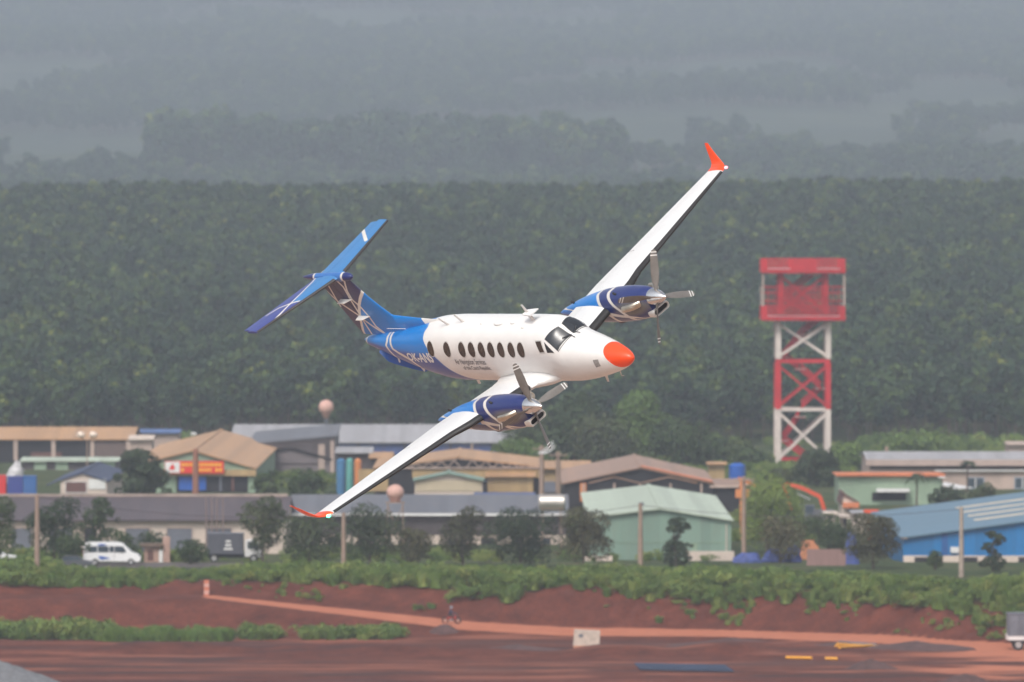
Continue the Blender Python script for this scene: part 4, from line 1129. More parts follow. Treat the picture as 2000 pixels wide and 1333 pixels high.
# tall grey shed and the long pale roof behind
t = hall('long_pale_roof_works', 'very long pale grey roofed works with dull blue walls behind the aircraft wing', 448, 1006, 864, 829, 1400, 1422, 1440, GREYR, BLUEW)
for u in (700, 790, 880, 960):
    front(t, 'wall_post', u - 2, u + 2, 866, 893, DKW, .5, .69)
xs = [492, 655]; Y0 = 1250
x0, x1 = X(492, Y0), X(655, Y0); z0 = gz(x0, Y0) - .8; zl, zr = Z(866, Y0), Z(850, Y0)
t = thing('tall_grey_shed', 'tall dark grey shed with a sloping roof, right of the tan gabled hall', 'shed', ((x0 + x1) / 2, Y0, z0)); t['_o'] = ((x0 + x1) / 2, Y0, z0)
c = (x0 + x1) / 2
MB().prism([(x0 - c, 0), (x1 - c, 0), (x1 - c, zr - z0 - .2), (x0 - c, zl - z0 - .2)], .3, 26).build('wall', mat('greyish sheet wall', (.165, .14, .145), .8, var=.25, scale=.25), t)
MB().slab([(x0 - c - .4, 0, zl - z0), (x1 - c + .3, 0, zr - z0), (x1 - c + .3, 28, zr - z0 + 1), (x0 - c - .4, 28, zl - z0 + 1)], .25).build('roof', SLATE, t)
MB().prism([(x0 - c, 5.0), (x1 - c, 5.0), (x1 - c, zr - z0 - .3), (x0 - c, zl - z0 - .3)], .18, .29).build('shaded_band', DKW, t) if False else None
for (ua, va), (ub, vb) in (((494, 889), (566, 875)), ((566, 875), (648, 898))):
    a = loc(t, ua, va); b_ = loc(t, ub, vb); MB().beam((a[0], .1, a[1]), (b_[0], .1, b_[1]), .3).build('roof_beam', DARK, t)
MB().prism([loc(t, 494, 870), loc(t, 494, 888), loc(t, 566, 874), loc(t, 646, 896), loc(t, 646, 855)], .2, .29).build('gable_panel', DKW, t)
front(t, 'pale_sheet', 622, 634, 868, 950, CREAM2, .1, .29)
front(t, 'corner_post', 645, 652, 862, 950, CREAM2, .05, .29)
for v in (905, 922):
    front(t, 'wall_rail', 496, 645, v, v + 1.5, DKW, .15, .29)
# stock yard tanks
def uptank(name, label, u0, u1, v0, v1, Y, m, cat='tank'):
    r = (X(u1, Y) - X(u0, Y)) / 2; x = X((u0 + u1) / 2, Y); zb_, zt_ = gz(x, Y) - .2, Z(v0, Y)
    t = thing(name, label, cat, (x, Y, zb_))
    MB().tube((0, 0, 0), (0, 0, zt_ - zb_ - .3), r, r, 16).build('shell', m, t, smooth=True, angle=40)
    MB().tube((0, 0, zt_ - zb_ - .298), (0, 0, zt_ - zb_), r * .98, r * .35, 16).build('lid', m, t)
    for q in (.3, .6):
        MB().tube((0, 0, (zt_ - zb_) * q), (0, 0, (zt_ - zb_) * q + .12), r * 1.03, r * 1.03, 16).build('hoop', m, t)
    return t
uptank('storage_tank', 'steel blue upright tank, leftmost of the three coloured tanks', 657, 675, 896, 950, 1140, TBL)
uptank('storage_tank', 'teal upright tank between the blue and the orange tank', 676, 690, 895, 955, 1130, TEAL)
uptank('storage_tank', 'orange upright tank at right of the teal one', 692, 706, 896, 960, 1130, TOR)
t = hall('lean_to_roof', 'grey lean-to roof over the coloured tanks', 654, 728, 884, 873, 1170, 1178, 1186, GREYR, DKW)
t = hall('tan_lean_to', 'small tan roofed lean-to right of the coloured tanks', 720, 768, 894, 883, 1165, 1172, 1180, TAN, DKW)
# open tan hall with white truss
t = gable('trussed_hall', 'wide tan roofed hall with an open white truss gable in the centre', 728, 1062, 912, 895, 893, 1118, 1160, TAN, DARK, vEL=914)
A_ = loc(t, 760, 915); B_ = loc(t, 1056, 911); C_ = loc(t, 893, 896)
tr = [((760, 914), (1056, 914))]
def tb(ua, va, ub, vb, r=.055):
    a = loc(t, ua, va); b_ = loc(t, ub, vb); MB().beam((a[0], .12, a[1]), (b_[0], .12, b_[1]), r * 2).build('truss_bar', CREAM2, t)
tb(740, 915, 1058, 914, .08); tb(740, 914, 894, 897); tb(896, 897, 1056, 911)
for k in range(5):
    u = 775 + k * 25; tb(u, 914, u + 12, 914 - (u + 12 - 740) / 154 * 16); tb(u + 12, 914 - (u + 12 - 740) / 154 * 16, u + 25, 914)
for k in range(5):
    u = 910 + k * 26; tb(u, 914, u + 13, 898 + (u - 894) / 160 * 12); tb(u + 13, 898 + (u - 894) / 160 * 12, u + 26, 914)
front(t, 'tan_wall', 805, 1058, 917, 934, TANW, .35, .47)
front(t, 'tan_wall', 700, 758, 917, 960, TANW, .35, .47)
front(t, 'strip_lamp', 889, 901, 930, 933, mat('lit strip', (.9, .9, .88), .4, var=0), .05, .2)
t = gable('small_green_gabled_shed', 'small cream shed with a green gable under the white truss', 806, 946, 938, 876, 924, 1100, 1110, MINTW, CREAM, cat='shed', over=.6)
front(t, 'wall_panel', 812, 940, 939, 960, mat('sandy wall', (.50, .42, .30), .8), .5, .59)
t = hall('long_tan_shed', 'long tan sheet shed behind the twin concrete poles', 1050, 1156, 915, 900, 1165, 1180, 1190, TAN, TANW)
t = hall('low_tan_shed', 'low tan shed wall between the green gabled shed and the poles', 948, 1046, 930, 921, 1112, 1120, 1126, TAN, TANW)
# rusty brown gabled hall
t = gable('rusty_open_hall', 'rusty brown gable roofed open hall with an orange edged right slope', 1097, 1398, 945, 1251, 913, 1080, 1138, RUSTY, DARK, vEL=944)
o_ = t['_o']
a = loc(t, 1253, 912.2); b_ = loc(t, 1398, 943.5)
MB().slab([(a[0], -.05, a[1] + .06), (b_[0], -.05, b_[1] + .06), (b_[0], 7, b_[1] + .06), (a[0], 7, a[1] + .06)], .05).build('orange_edge_sheet', ORS, t)
for u in (1140, 1200, 1250, 1310, 1370):
    front(t, 'post', u - 2, u + 2, 945, 985, CREAM2, .1, .3)
front(t, 'orange_door', 1133, 1145, 944, 980, TOR, .2, .45)
for ua, ub in ((1150, 1250), (1252, 1362)):
    a = loc(t, ua, 944); b_ = loc(t, ub, 944); m_ = loc(t, (ua + ub) / 2, 932)
    MB().beam((a[0], .2, a[1]), (m_[0], .2, m_[1]), .14).build('truss_bar', RUSTY, t); MB().beam((m_[0], .2, m_[1]), (b_[0], .2, b_[1]), .14).build('truss_bar', RUSTY, t)
t = hall('tan_stair_block', 'plain tan block standing between the rusty hall and the blue water tank', 1380, 1420, 906, 902, 1150, 1153, 1156, TAN, TANW)
t = hall('dark_side_shed', 'dark roofed shed joining the rusty hall at its right end', 1396, 1476, 948, 938, 1070, 1085, 1095, RUSTY, DARK)
t = hall('strip_blue_roof_shed', 'long strip of dark blue roof above the slate grey roof', 925, 1046, 978, 962, 1035, 1050, 1060, sheetmat('dark blue roof', (.03, .07, .22)), DKW)
# right: mint building, beige long building
t = hall('flat_mint_building', 'flat mint green building with an orange coping, right of the tower', 1634, 1846, 929, 925, 1105, 1112, 1120, ORS, MINTL)
front(t, 'coping', 1634, 1846, 925, 929.5, ORS, -.1, .2)
front(t, 'canopy', 1712, 1776, 955, 961, WHT, -1.2, .6)
front(t, 'dark_door', 1704, 1770, 963, 978, DARK, .5, .68)
front(t, 'coping_end', 1833, 1846, 931, 934, WHT, -.2, .2)
t = hall('long_beige_building', 'long beige two tone building with grey roof at upper right', 1692, 2080, 898, 882, 1165, 1176, 1188, GREYR, CREAM2)
front(t, 'fascia', 1692, 2080, 898, 910, mat('pinkish beige', (.44, .34, .30), .8), -.25, -.02)
front(t, 'ledge', 1826, 2080, 918.5, 921, WHT, .1, .69)
front(t, 'painted_recess_shade', 1700, 2080, 911, 917, DKW, .55, .69)  # dark strip, the shade below the fascia painted on
for u0 in (1892, 1984):
    w = front(t, 'window', u0, u0 + 29, 935, 954, GLS, .62, .69, frame=mat('grey blue frame', (.25, .3, .36), .6), fname='window_frame', fw=.15)
    front(t, 'window_bar', u0 + 13, u0 + 15, 935, 954, WHT, .58, .62)
MB_ = MB().slab([(X(1838, 1150), 1150, Z(946, 1150)), (X(1868, 1150), 1150, Z(956, 1150)), (X(1900, 1156), 1156, Z(952, 1156)), (X(1846, 1156), 1156, Z(942, 1156))], .1)
aw = MB_.build('awning', WHT); tag(aw, 'white slanted sheet awning beside the flat mint building', 'awning')
t = hall('rooftop_block', 'beige block at the far right edge above the grey roof', 1966, 2080, 868, 862, 1330, 1335, 1340, CREAM2, CREAM2)
t = hall('blue_strip_shed', 'low blue and white roof peeking behind the tan gabled hall', 262, 352, 845, 838, 1380, 1386, 1392, sheetmat('mid blue roof', (.06, .13, .32)), CREAM2)
t = hall('pinkish_hut', 'small pinkish hut with flat roof behind the tan hall at left', 250, 300, 858, 850, 1330, 1335, 1340, CREAM, CREAM2, cat='hut')
t = gable('orange_roofed_house', 'tiny brown and white house with an orange veranda near the excavator', 1641, 1680, 983, 1647, 964, 1060, 1072, BRN, CREAM, cat='house', over=.3)
front(t, 'veranda_sheet', 1646, 1678, 982, 992, ORS, -.6, .2)
front(t, 'door', 1655, 1664, 992, 1002, BRN, .2, .29)
for k, (u0, u1, v0, lab) in enumerate(((1610, 1638, 1000, 'leftmost of the small cream huts below the excavator'), (1640, 1660, 1006, 'middle one of the small cream huts below the excavator'), (1662, 1712, 998, 'widest cream hut with a grey roof left of the blue factory'))):
    t = hall('cream_hut', lab, u0, u1, v0 + 3, v0, 1000 + k * 4, 1004 + k * 4, 1008 + k * 4, GREYR if k == 2 else CREAM, CREAM, cat='hut')
    front(t, 'door', u0 + 8, u0 + 14, v0 + 8, v0 + 24, DARK, .6, .69)
t = gable('distant_white_house', 'far white house glimmering through haze on the hillside at left', 168, 222, 306, 205, 292, 4750, 4775, WHT, WHT, cat='house', over=.5, vEL=310)
# crates, heap
for k, (u0, u1, v0, m, lab) in enumerate(((-20, 11, 929, mat('red container paint', (.62, .03, .03), .6), 'red container cut by the left picture edge'), (14, 44, 931, mat('navy container paint', (.04, .06, .26), .6), 'navy blue container next to the red one'), (45, 70, 930, mat('mid blue container paint', (.03, .12, .34), .6), 'lighter blue container at the right of the navy one'))):
    x0, x1 = X(u0, 1085), X(u1, 1085); z0 = gz(x0, 1085)
    t = thing('shipping_container', lab, 'container', ((x0 + x1) / 2, 1085, z0)); w = (x1 - x0) / 2
    H = Z(v0, 1085) - z0
    MB().box(-w, w, 0, 2.4, 0, H).build('shell', m, t)
    for j in range(4):
        MB().box(-w + .1 + j * (2 * w - .3) / 3, -w + .2 + j * (2 * w - .3) / 3, -.06, -.002, .1, H - .1).build('rib', m, t)
    MB().box(-w, w, -.08, -.002, H - .15, H).build('top_rail', m, t)
rg = np.random.default_rng(5)
P = []
for i in range(9):
    row = []
    for j in range(22):
        f = i / 8; a = 2 * math.pi * j / 22
        rr = math.cos(f * math.pi / 2) ** .7 * (1 + .25 * rg.normal() * .5)
        row.append((1.4 * rr * math.cos(a) + .5 * f, 1.2 * rr * math.sin(a), 3.3 * f * (1 + .05 * rg.normal())))
    P.append(row)
hp = MB().loft(np.array(P)).build('covered_heap', mat('crumpled white sheeting', (.50, .49, .50), .7, var=.45, scale=1.5), smooth=True)
hp.location = (X(26, 1180), 1180, gz(X(26, 1180), 1180) + .2); tag(hp, 'tall heap under crumpled white sheeting left of the mint shed', 'heap')

# globe lamps
t = thing('globe_street_lamp', 'twin globe street lamp in front of the open tan hall', 'street lamp', (X(170, 1180), 1180, gz(X(170, 1180), 1180)))
zt = Z(860, 1180) - t.location.z
MB().tube((0, 0, 0), (0, 0, zt), .12, .08, 8).build('pole', POLE, t)
for s_ in (-1, 1):
    MB().tube((0, 0, zt), (s_ * .85, 0, zt + .25), .06, .06, 6).build('arm', POLE, t)
    MB().ball((s_ * .85, 0, zt + .72), .55, 14, 10, (1.1, 1, .85)).build('globe', mat('milky globe', (.75, .62, .52), .4, var=.03), t, smooth=True)

# ------------------------------------------------------------------ water tanks
def legs(t, w, d, h, r=.06, m=None):
    for sx in (-1, 1):
        for sy in (-1, 1):
            MB().tube((sx * w, sy * d, 0), (sx * w * .9, sy * d * .9, h), r, r, 6).build('leg', m or POLE, t)
z = gz(X(1078, 978), 978)
t = thing('water_tank', 'shiny horizontal steel water tank at the end of the slate roof', 'water tank', (X(1078, 978), 978, z)); zt = Z(982, 978) - z
r = .95; MB().tube((-1.35, 0, zt), (1.35, 0, zt), r, r, 22).build('shell', SILV, t, smooth=True, angle=40)
for s_ in (-1, 1): MB().ball((s_ * 1.35, 0, zt), r * .99, 16, 10, (.25, 1, 1)).build('end_cap', SILV, t, smooth=True)
legs(t, 1.1, .7, zt - r * .7, .08)
MB().box(-1.3, 1.3, -.75, .75, zt - r * .72, zt - r * .62).build('platform', POLE, t)
z = gz(X(772, 972), 972)
t = thing('water_tank', 'pinkish round water tank on a stand, behind the low slate roof', 'water tank', (X(772, 972), 972, z)); zt = Z(962, 972) - z
MB().ball((0, 0, zt), .95, 18, 12, (1.05, 1, .95)).build('shell', PINK, t, smooth=True)
MB().tube((0, 0, zt - 1.1), (0, 0, zt - .8), .5, .75, 14).build('neck', PINK, t); MB().box(-1.1, 1.1, -.8, .8, zt - 1.22, zt - 1.1).build('platform', POLE, t)
legs(t, .95, .7, zt - 1.22, .08)
for s_ in (-1, 1): MB().beam((-.9 * s_, -.7, .2), (.9 * s_, -.7, zt - 1.3), .1).build('brace', POLE, t)
z = gz(X(1440, 1150), 1150)
t = thing('water_tank', 'bright blue plastic water tank on a frame left of the tower', 'water tank', (X(1440, 1150), 1150, z)); zt = Z(905, 1150) - z; zb_ = Z(935, 1150) - z
MB().tube((0, 0, zb_), (0, 0, zt - .3), 1.1, 1.1, 20).build('shell', PBL, t, smooth=True, angle=40); MB().tube((0, 0, zt - .298), (0, 0, zt), 1.1, .5, 20).build('lid', PBL, t)
for q in (.3, .6): MB().tube((0, 0, zb_ + (zt - zb_) * q), (0, 0, zb_ + (zt - zb_) * q + .1), 1.13, 1.13, 20).build('hoop', PBL, t)
legs(t, .9, .9, zb_, .09)
z = gz(X(637, 1300), 1300)
t = thing('water_tower', 'pale pink spherical water tower rising against the dark trees', 'water tower', (X(637, 1300), 1300, z)); zt = Z(796, 1300) - z
MB().ball((0, 0, zt), 1.15, 20, 14).build('sphere', PINK, t, smooth=True); MB().tube((0, 0, 0), (0, 0, zt - 1.1), .20, .16, 10).build('column', DOORG, t)
MB().tube((0, 0, zt - 1.7), (0, 0, zt - 1.05), .22, .7, 14).build('collar', PINK, t)

# ------------------------------------------------------------------ red and white lattice tower
TY = 1350.0; sc = TY / FPX
tx = X(1567, TY); tz = gz(tx, TY)
tw = thing('lattice_tower', 'red and white steel observation tower with railed platforms and stairs', 'tower', (tx, TY, tz), D2(0))
hw = 53.5 * sc - .4
tzv = lambda v: Z(v, TY) - tz
levels = [(912, 800, OFFW, 1), (798, 709, REDM, 1), (700, 628, OFFW, 1), (612, 535, REDM, .90)]
dd = 4.4
for v0, v1, m, k in levels:
    za_, zb_ = tzv(v0), tzv(v1)
    for sx in (-1, 1):
        for sy in (-dd, dd):
            MB().box(sx * hw * k - .42, sx * hw * k + .42, sy - .42, sy + .42, za_, zb_).build('tower_leg', m, tw)
    h0, h1 = za_ + .3, zb_ - .3
    if v0 == 912: h0 = tzv(896)
    for sy in (-dd, dd):
        for s_ in (-1, 1):
            MB().beam((-hw * k * s_, sy - s_ * .12, h0), (hw * k * s_, sy - s_ * .12, h1), .42 if m is OFFW else .30).build('cross_brace', m, tw)
    for sx in (-1, 1):
        for s_ in (-1, 1):
            MB().beam((sx * hw * k - s_ * .1, -dd * s_, h0), (sx * hw * k - s_ * .1, dd * s_, h1), .3).build('cross_brace', m, tw)
for v, m, hh in ((799, OFFW, .50), (705, REDM, .55), (896, REDM, .4)):
    for sy in (-dd, dd):
        MB().box(-hw - .3, hw + .3, sy - .3, sy + .3, tzv(v) - hh / 2, tzv(v) + hh / 2).build('cross_beam', m, tw)
    for sx in (-1, 1):
        MB().box(sx * hw - .25, sx * hw + .25, -dd + .35, dd - .35, tzv(v) - hh / 2, tzv(v) + hh / 2 - .01).build('side_beam', m, tw)
for v in (877, 905):
    MB().box(-hw - .5, hw + .5, -dd - .5, dd + .5, tzv(912) - .8, tzv(912)).build('footing', CONC, tw) if v == 905 else None
def deck(v0, v1, w, vrail, mesh=True):
    """platform slab with kerb, posts and rails"""
    d = dd + 2.2
    MB().box(-w, w, -d, d, tzv(v1), tzv(v1) + .22).build('deck', REDM, tw)
    for sy in (-1, 1):
        MB().box(-w, w, sy * d - .12, sy * d + .12, tzv(v1) + .223, tzv(v1) + .62).build('kerb', REDM, tw)
        MB().box(-w + .6, w - .6, sy * (d - .16) - .1 * sy - .08, sy * (d - .16) - .1 * sy + .08, tzv(v1) + .63, tzv(v1) + .85).build('white_strip', WHT, tw)
        for r_ in np.linspace(.95, tzv(vrail) - tzv(v1), 4):
            MB().box(-w, w, sy * d - .05, sy * d + .05, tzv(v1) + r_ - .06, tzv(v1) + r_ + .06).build('rail', REDM, tw)
        n = 22
        for k in range(n + 1):
            x = -w + .05 + (2 * w - .1) * k / n
            MB().box(x - .05, x + .05, sy * (d + .002) - .04, sy * (d + .002) + .04, tzv(v1) + .63, tzv(vrail)).build('rail_post', REDM if v0 < 560 else REDM, tw)
    for sx in (-1, 1):
        MB().box(sx * w - .12, sx * w + .12, -d + .13, d - .13, tzv(v1) + .224, tzv(v1) + .61).build('kerb', REDM, tw)
        for r_ in np.linspace(.95, tzv(vrail) - tzv(v1), 3):
            MB().box(sx * w - .05, sx * w + .05, -d + .06, d - .06, tzv(v1) + r_ - .05, tzv(v1) + r_ + .05).build('rail', REDM, tw)
    for sx in (-1, 1):
        for sy in (-1, 1):
            x = sx * (w - .45); MB().box(x - .42, x + .42, sy * d - .09, sy * d + .09, tzv(v1) + .6, tzv(vrail) + .02).build('corner_panel', REDM, tw)
deck(600, 626, 81 * sc, 598)
deck(505, 534, 81 * sc, 506)
for sy in (-1, 1):
    d = dd + 2.2
    MB().box(-26 * sc, 26 * sc, sy * d - .14, sy * d - .06, tzv(528), tzv(508)).build('parapet_panel', REDM, tw)
    # tall mesh guard of the lower platform
    for x in np.linspace(-79, 79, 15):
        MB().box(x * sc - .05, x * sc + .05, sy * (d - .2) - .04, sy * (d - .2) + .04, tzv(600), tzv(560)).build('guard_post', OFFW if abs(x) > 70 else REDM, tw)
    for v in (566, 578, 584, 590, 596):
        MB().box(-hw, hw, sy * (dd + .5) - .05, sy * (dd + .5) + .05, tzv(v) - .09, tzv(v) + .09).build('inner_rail', REDM, tw)
    for v in (560, 572, 588):
        MB().box(-79 * sc, 79 * sc, sy * (d - .3) - .03, sy * (d - .3) + .03, tzv(v) - .05, tzv(v) + .05).build('guard_rail', REDM, tw)
for sx in (-1, 1):
    MB().box(sx * 79 * sc - .18, sx * 79 * sc + .18, -dd - 1.9, -dd - 1.6, tzv(600), tzv(536)).build('corner_post', CONC, tw)
# zigzag stairs
zz = [(908, -.62), (880, .15), (862, -.55), (815, -.9), (790, .1), (765, .62), (735, .75), (708, -.15), (690, -.75), (655, -.75), (628, .2), (600, -.2), (570, .5), (540, -.3)]
zz = [(900, .25), (862, -.80), (815, -.10), (798, -.05), (760, .75), (722, -.10), (700, -.80), (655, -.05), (626, .70), (585, -.75), (538, .45)]
for k, ((va, fa), (vb, fb)) in enumerate(zip(zz[:-1], zz[1:])):
    y = 1.0 if k % 2 else -1.0
    a = Vector((fa * hw, y, tzv(va))); b_ = Vector((fb * hw, y, tzv(vb)))
    if abs(fa - fb) < .2: continue
    for s_ in (-.8, .8):
        MB().beam(a + Vector((0, s_, 0)), b_ + Vector((0, s_, 0)), .3, .9).build('stair_stringer', REDM, tw)
        MB().beam(a + Vector((0, s_, 1.1)), b_ + Vector((0, s_, 1.1)), .2).build('hand_rail', REDM, tw)
    n = 18; mb = MB()
    for j in range(1, n):
        p = a.lerp(b_, j / n); mb.box(p.x - .22, p.x + .22, y - .78, y + .78, p.z - .04, p.z + .04)
        mb.box(p.x - .07, p.x + .07, y - .92, y - .82, p.z + .05, p.z + 1.1); mb.box(p.x - .07, p.x + .07, y + .82, y + .92, p.z + .05, p.z + 1.1)
    o = mb.build('stair_treads', REDM, tw); o['kind'] = 'stuff'
    MB().box(b_.x - .9, b_.x + .9, -1.9, 1.9, b_.z - .12, b_.z).build('landing', REDM, tw)
    MB().box(b_.x - .9, b_.x + .9, -2.0, -1.92, b_.z + .02, b_.z + .16).build('landing_edge', OFFW, tw)

# ------------------------------------------------------------------ poles
def pole(label, u, vt, Y, r=.2, arms=0, cat='utility pole', m=POLE, base=None):
    x = X(u, Y); z = gz(x, Y) - .3
    t = thing('utility_pole', label, cat, (x, Y, z), group=None)
    h = Z(vt, Y) - z
    MB().tube((0, 0, 0), (0, 0, h), r * 1.15, r * .8, 8).build('shaft', m, t, smooth=True, angle=50)
    MB().tube((0, 0, h + .003), (0, 0, h + .12), r * .5, r * .3, 8).build('cap', m, t)
    for k in range(arms):
        zc_ = h - .35 - k * .8
        MB().box(-1.1, 1.1, -r * 1.2 - .1, -r * 1.2, zc_ - .06, zc_ + .06).build('cross_arm', m, t)
        for xx in (-1, -.35, .35, 1):
            MB().tube((xx, -r * 1.2 - .05, zc_ + .063), (xx, -r * 1.2 - .05, zc_ + .28), .06, .04, 6).build('insulator', CONC, t)
    return t
pole('brown concrete pole at far left in front of the bushy tree', 72, 968, 858, .26)
pole('brown concrete pole below the right winglet tip, centre left', 671, 1003, 866, .24)
pole('thin concrete pole standing in front of the mint factory', 1251, 985, 868, .25)
pole('grey concrete pole standing in front of the blue factory', 1878, 992, 862, .24, m=CONC)
pole('rusty square post rising in front of the red sign', 382, 878, 1120, .42, m=mat('rusty post', (.27, .12, .08), .8))
pole('slim pole with a crossbar between mint factory and blue tarpaulins', 1453, 932, 925, .24, 1)
pole('slim pole in front of the flat mint building', 1732, 874, 1180, .30, 0)
pole('left one of the twin transformer poles', 1058, 872, 1060, .34, 1)
pole('right one of the twin transformer poles', 1090, 884, 1060, .34, 1)
pole('short pole with a red lamp above the trussed hall', 922, 868, 1330, .25, 0)
tb_ = thing('transformer', 'grey transformer slung between the twin concrete poles', 'transformer', (X(1074, 1058), 1058, Z(962, 1058)))
MB().box(-.7, .7, -.5, .5, 0, 1.3).build('body', DOORG, tb_); MB().box(-1.3, 1.3, .2, .4, -.25, -.05).build('bracket', POLE, tb_)
for xx in (-.4, 0, .4): MB().tube((xx, 0, 1.303), (xx, 0, 1.75), .08, .05, 6).build('bushing', CONC, tb_)
for k in range(3):
    a = Vector((X(1050 + k * 5, 1058), 1057.5, Z(886, 1058))); b_ = Vector((X(1080 + k * 2, 1058), 1057.5, Z(862 + k * 5, 1058)))
    w = MB(); 
    for j in range(6):
        p = a.lerp(b_, j / 6) - Vector((0, 0, .25 * math.sin(math.pi * j / 6))); q = a.lerp(b_, (j + 1) / 6) - Vector((0, 0, .25 * math.sin(math.pi * (j + 1) / 6)))
        w.tube(p, q, .07, .07, 5)
    o = w.build('cable', WHT); tag(o, ('uppermost pale cable at the twin transformer poles', 'middle pale cable at the twin transformer poles', 'lowest pale cable at the twin transformer poles')[2 - k if False else k], 'cable', 'cables on the twin poles')
def wire(ua, va, Ya, ub, vb, Yb, sag, label):
    a = Vector((X(ua, Ya), Ya, Z(va, Ya))); b_ = Vector((X(ub, Yb), Yb, Z(vb, Yb))); w = MB(); n = 14; pr = None
    for j in range(n + 1):
        t_ = j / n; p = a.lerp(b_, t_) - Vector((0, 0, sag * 4 * t_ * (1 - t_)))
        if pr is not None: w.tube(pr, p, .025, .025, 4, cap=False)
        pr = p
    tag(w.build('overhead_wire', DKW), label, 'wire')
wire(72, 970, 858, 671, 1005, 866, 1.0, 'overhead wire strung between the two brown poles at left')
wire(671, 1005, 866, 1251, 987, 868, 1.0, 'overhead wire running from the centre pole to the mint factory pole')
wire(1251, 987, 868, 1878, 994, 862, 1.0, 'overhead wire running from the mint factory pole to the blue factory pole')
wire(1453, 938, 925, 1732, 930, 1180, 1.2, 'overhead wire crossing the flat mint building')

# ------------------------------------------------------------------ vehicles
RUB = mat('tyre rubber', (.02, .02, .02), .8, var=.2); RIM = mat('wheel rim', (.45, .45, .45), .4, .6, var=.05)
VWH = mat('white van paint', (.76, .76, .76), .3, var=.04, coat=.4)
def wheel(t, x, y, r, w=.24):
    o = MB().tube((x, y - w / 2, r), (x, y + w / 2, r), r, r, 18).build('wheel', RUB, t, smooth=True, angle=40)
    MB().tube((x, y - w / 2 - .012, r), (x, y - w / 2 - .002, r), r * .58, r * .58, 14).build('rim', RIM, o)
    return o
def side_body(t, name, prof, y0, y1, m, inset=.14, zbelt=1.3):
    """side profile (x, z) given a body width that narrows above the belt line"""
    rows = []
    for f, k in ((y0, 1), (y0 + .06, 0), ((y0 + y1) / 2, 0), (y1 - .06, 0), (y1, 1)):
        row = []
        for x, z in prof:
            nar = inset * max(0, z - zbelt) / .9
            y = f + (nar if f < (y0 + y1) / 2 - .01 else (-nar if f > (y0 + y1) / 2 + .01 else 0))
            s_ = .05 if k else 0
            cx = (prof[0][0] + prof[len(prof) // 2][0]) / 2
            row.append((x + (s_ if x < cx else -s_), y, z - (s_ if z > 1 else -s_)))
        rows.append(row)
    return MB().loft(np.array(rows)).build(name, m, t, smooth=True, angle=35)
def quad(t, name, pts, y, m, th=.02):
    return MB().prism(pts, y - th, y).build(name, m, t)
vx, vy = X(219, 893), 893.0; vz = gz(vx, vy)
road = MB().box(X(-60, 890), X(640, 890), 887, 899, gz(-40, 893) - .6, gz(-40, 893) + .02).build('road', mat('grey tarmac', (.10, .085, .08), .9, var=.2)); tag(road, kind='structure')
vz = gz(-40, 893) + .02
van = thing('minibus', 'white minibus with blue side stripes parked behind the bank at left', 'minibus', (vx, vy, vz))
prof = [(-3.0, .42), (-3.02, 1.2), (-2.98, 2.15), (-2.85, 2.35), (-2.5, 2.43), (.6, 2.42), (1.15, 2.28), (2.05, 1.42), (2.75, 1.15), (2.98, .95), (3.02, .5), (2.9, .38)]
side_body(van, 'body', prof, -1.0, 1.0, VWH, .10, 1.25)
for a, b_ in ((-2.55, -1.55), (-1.45, -.35), (-.25, .20)):
    quad(van, 'side_window', [(a, 1.38), (b_, 1.38), (b_, 2.0), (a, 2.0)], -1.0, GLS, .015)
quad(van, 'front_door_window', [(.32, 1.36), (1.55, 1.36), (1.18, 1.98), (.32, 2.0)], -.99, GLS, .02)
MB().add([(1.24, -.8, 2.22), (1.24, .8, 2.22), (2.12, .85, 1.46), (2.12, -.85, 1.46)], [(0, 1, 2, 3)]).build('windscreen', GLS, van)
MB().box(.98, 1.1, -1.14, -1.0, 1.3, 1.62).build('door_mirror', DARK, van)
quad(van, 'blue_stripe', [(-1.2, .62), (-.1, .72), (-.9, .95), (-1.45, .98)], -1.035, PBL, .01)
quad(van, 'blue_stripe', [(-1.55, 2.08), (-.7, 2.08), (-.55, 2.2), (-1.3, 2.25)], -.92, PBL, .06)
MB().box(2.72, 2.95, -.95, -.6, .98, 1.16).build('headlight', GLS, van); MB().box(2.72, 2.95, .6, .95, .98, 1.16).build('headlight', GLS, van)
MB().box(2.88, 3.07, -.8, .8, .5, .68).build('bumper', DKW, van); MB().box(-3.06, -3.0, -.95, -.75, 1.1, 1.6).build('tail_lamp', REDS, van)
MB().box(.24, .27, -1.035, -1.0, .6, 2.0).build('door_seam', DKW, van)
for x in (-1.75, 2.0):
    for y in (-.92, .92): wheel(van, x, y, .36)
tx_, ty_ = X(448, 905), 905.0
tk = thing('covered_truck', 'dark grey truck with a white marked cargo box parked right of the minibus', 'truck', (tx_, ty_, gz(tx_, ty_)))
MB().box(-2.3, 1.5, -1.15, 1.15, .9, 3.0).build('cargo_box', mat('grey canvas', (.085, .09, .11), .8, var=.2), tk)
MB().box(-2.35, 1.55, -1.2, 1.2, 3.003, 3.1).build('cargo_roof', DOORG, tk)
MB().box(-2.3, 3.4, -.5, .5, .5, .89).build('chassis', DARK, tk)
side_body(tk, 'cab', [(1.65, .6), (1.65, 2.3), (2.0, 2.42), (2.9, 2.40), (3.35, 1.5), (3.5, 1.3), (3.5, .6)], -1.05, 1.05, WHT, .08, 1.4)
quad(tk, 'cab_window', [(1.95, 1.45), (3.1, 1.45), (2.82, 2.2), (1.95, 2.2)], -1.03, GLS, .03)
for z_, w_ in ((1.35, .5), (1.75, .36), (2.15, .3)):
    quad(tk, 'cargo_marking', [(-.1 - w_, z_), (-.1 + w_, z_), (-.1 + w_ * .8, z_ + .22), (-.1 - w_ * .8, z_ + .22)], -1.152, WHT, .02)
for x in (-1.6, 2.6):
    for y in (-1.0, 1.0): wheel(tk, x, y, .45, .28)
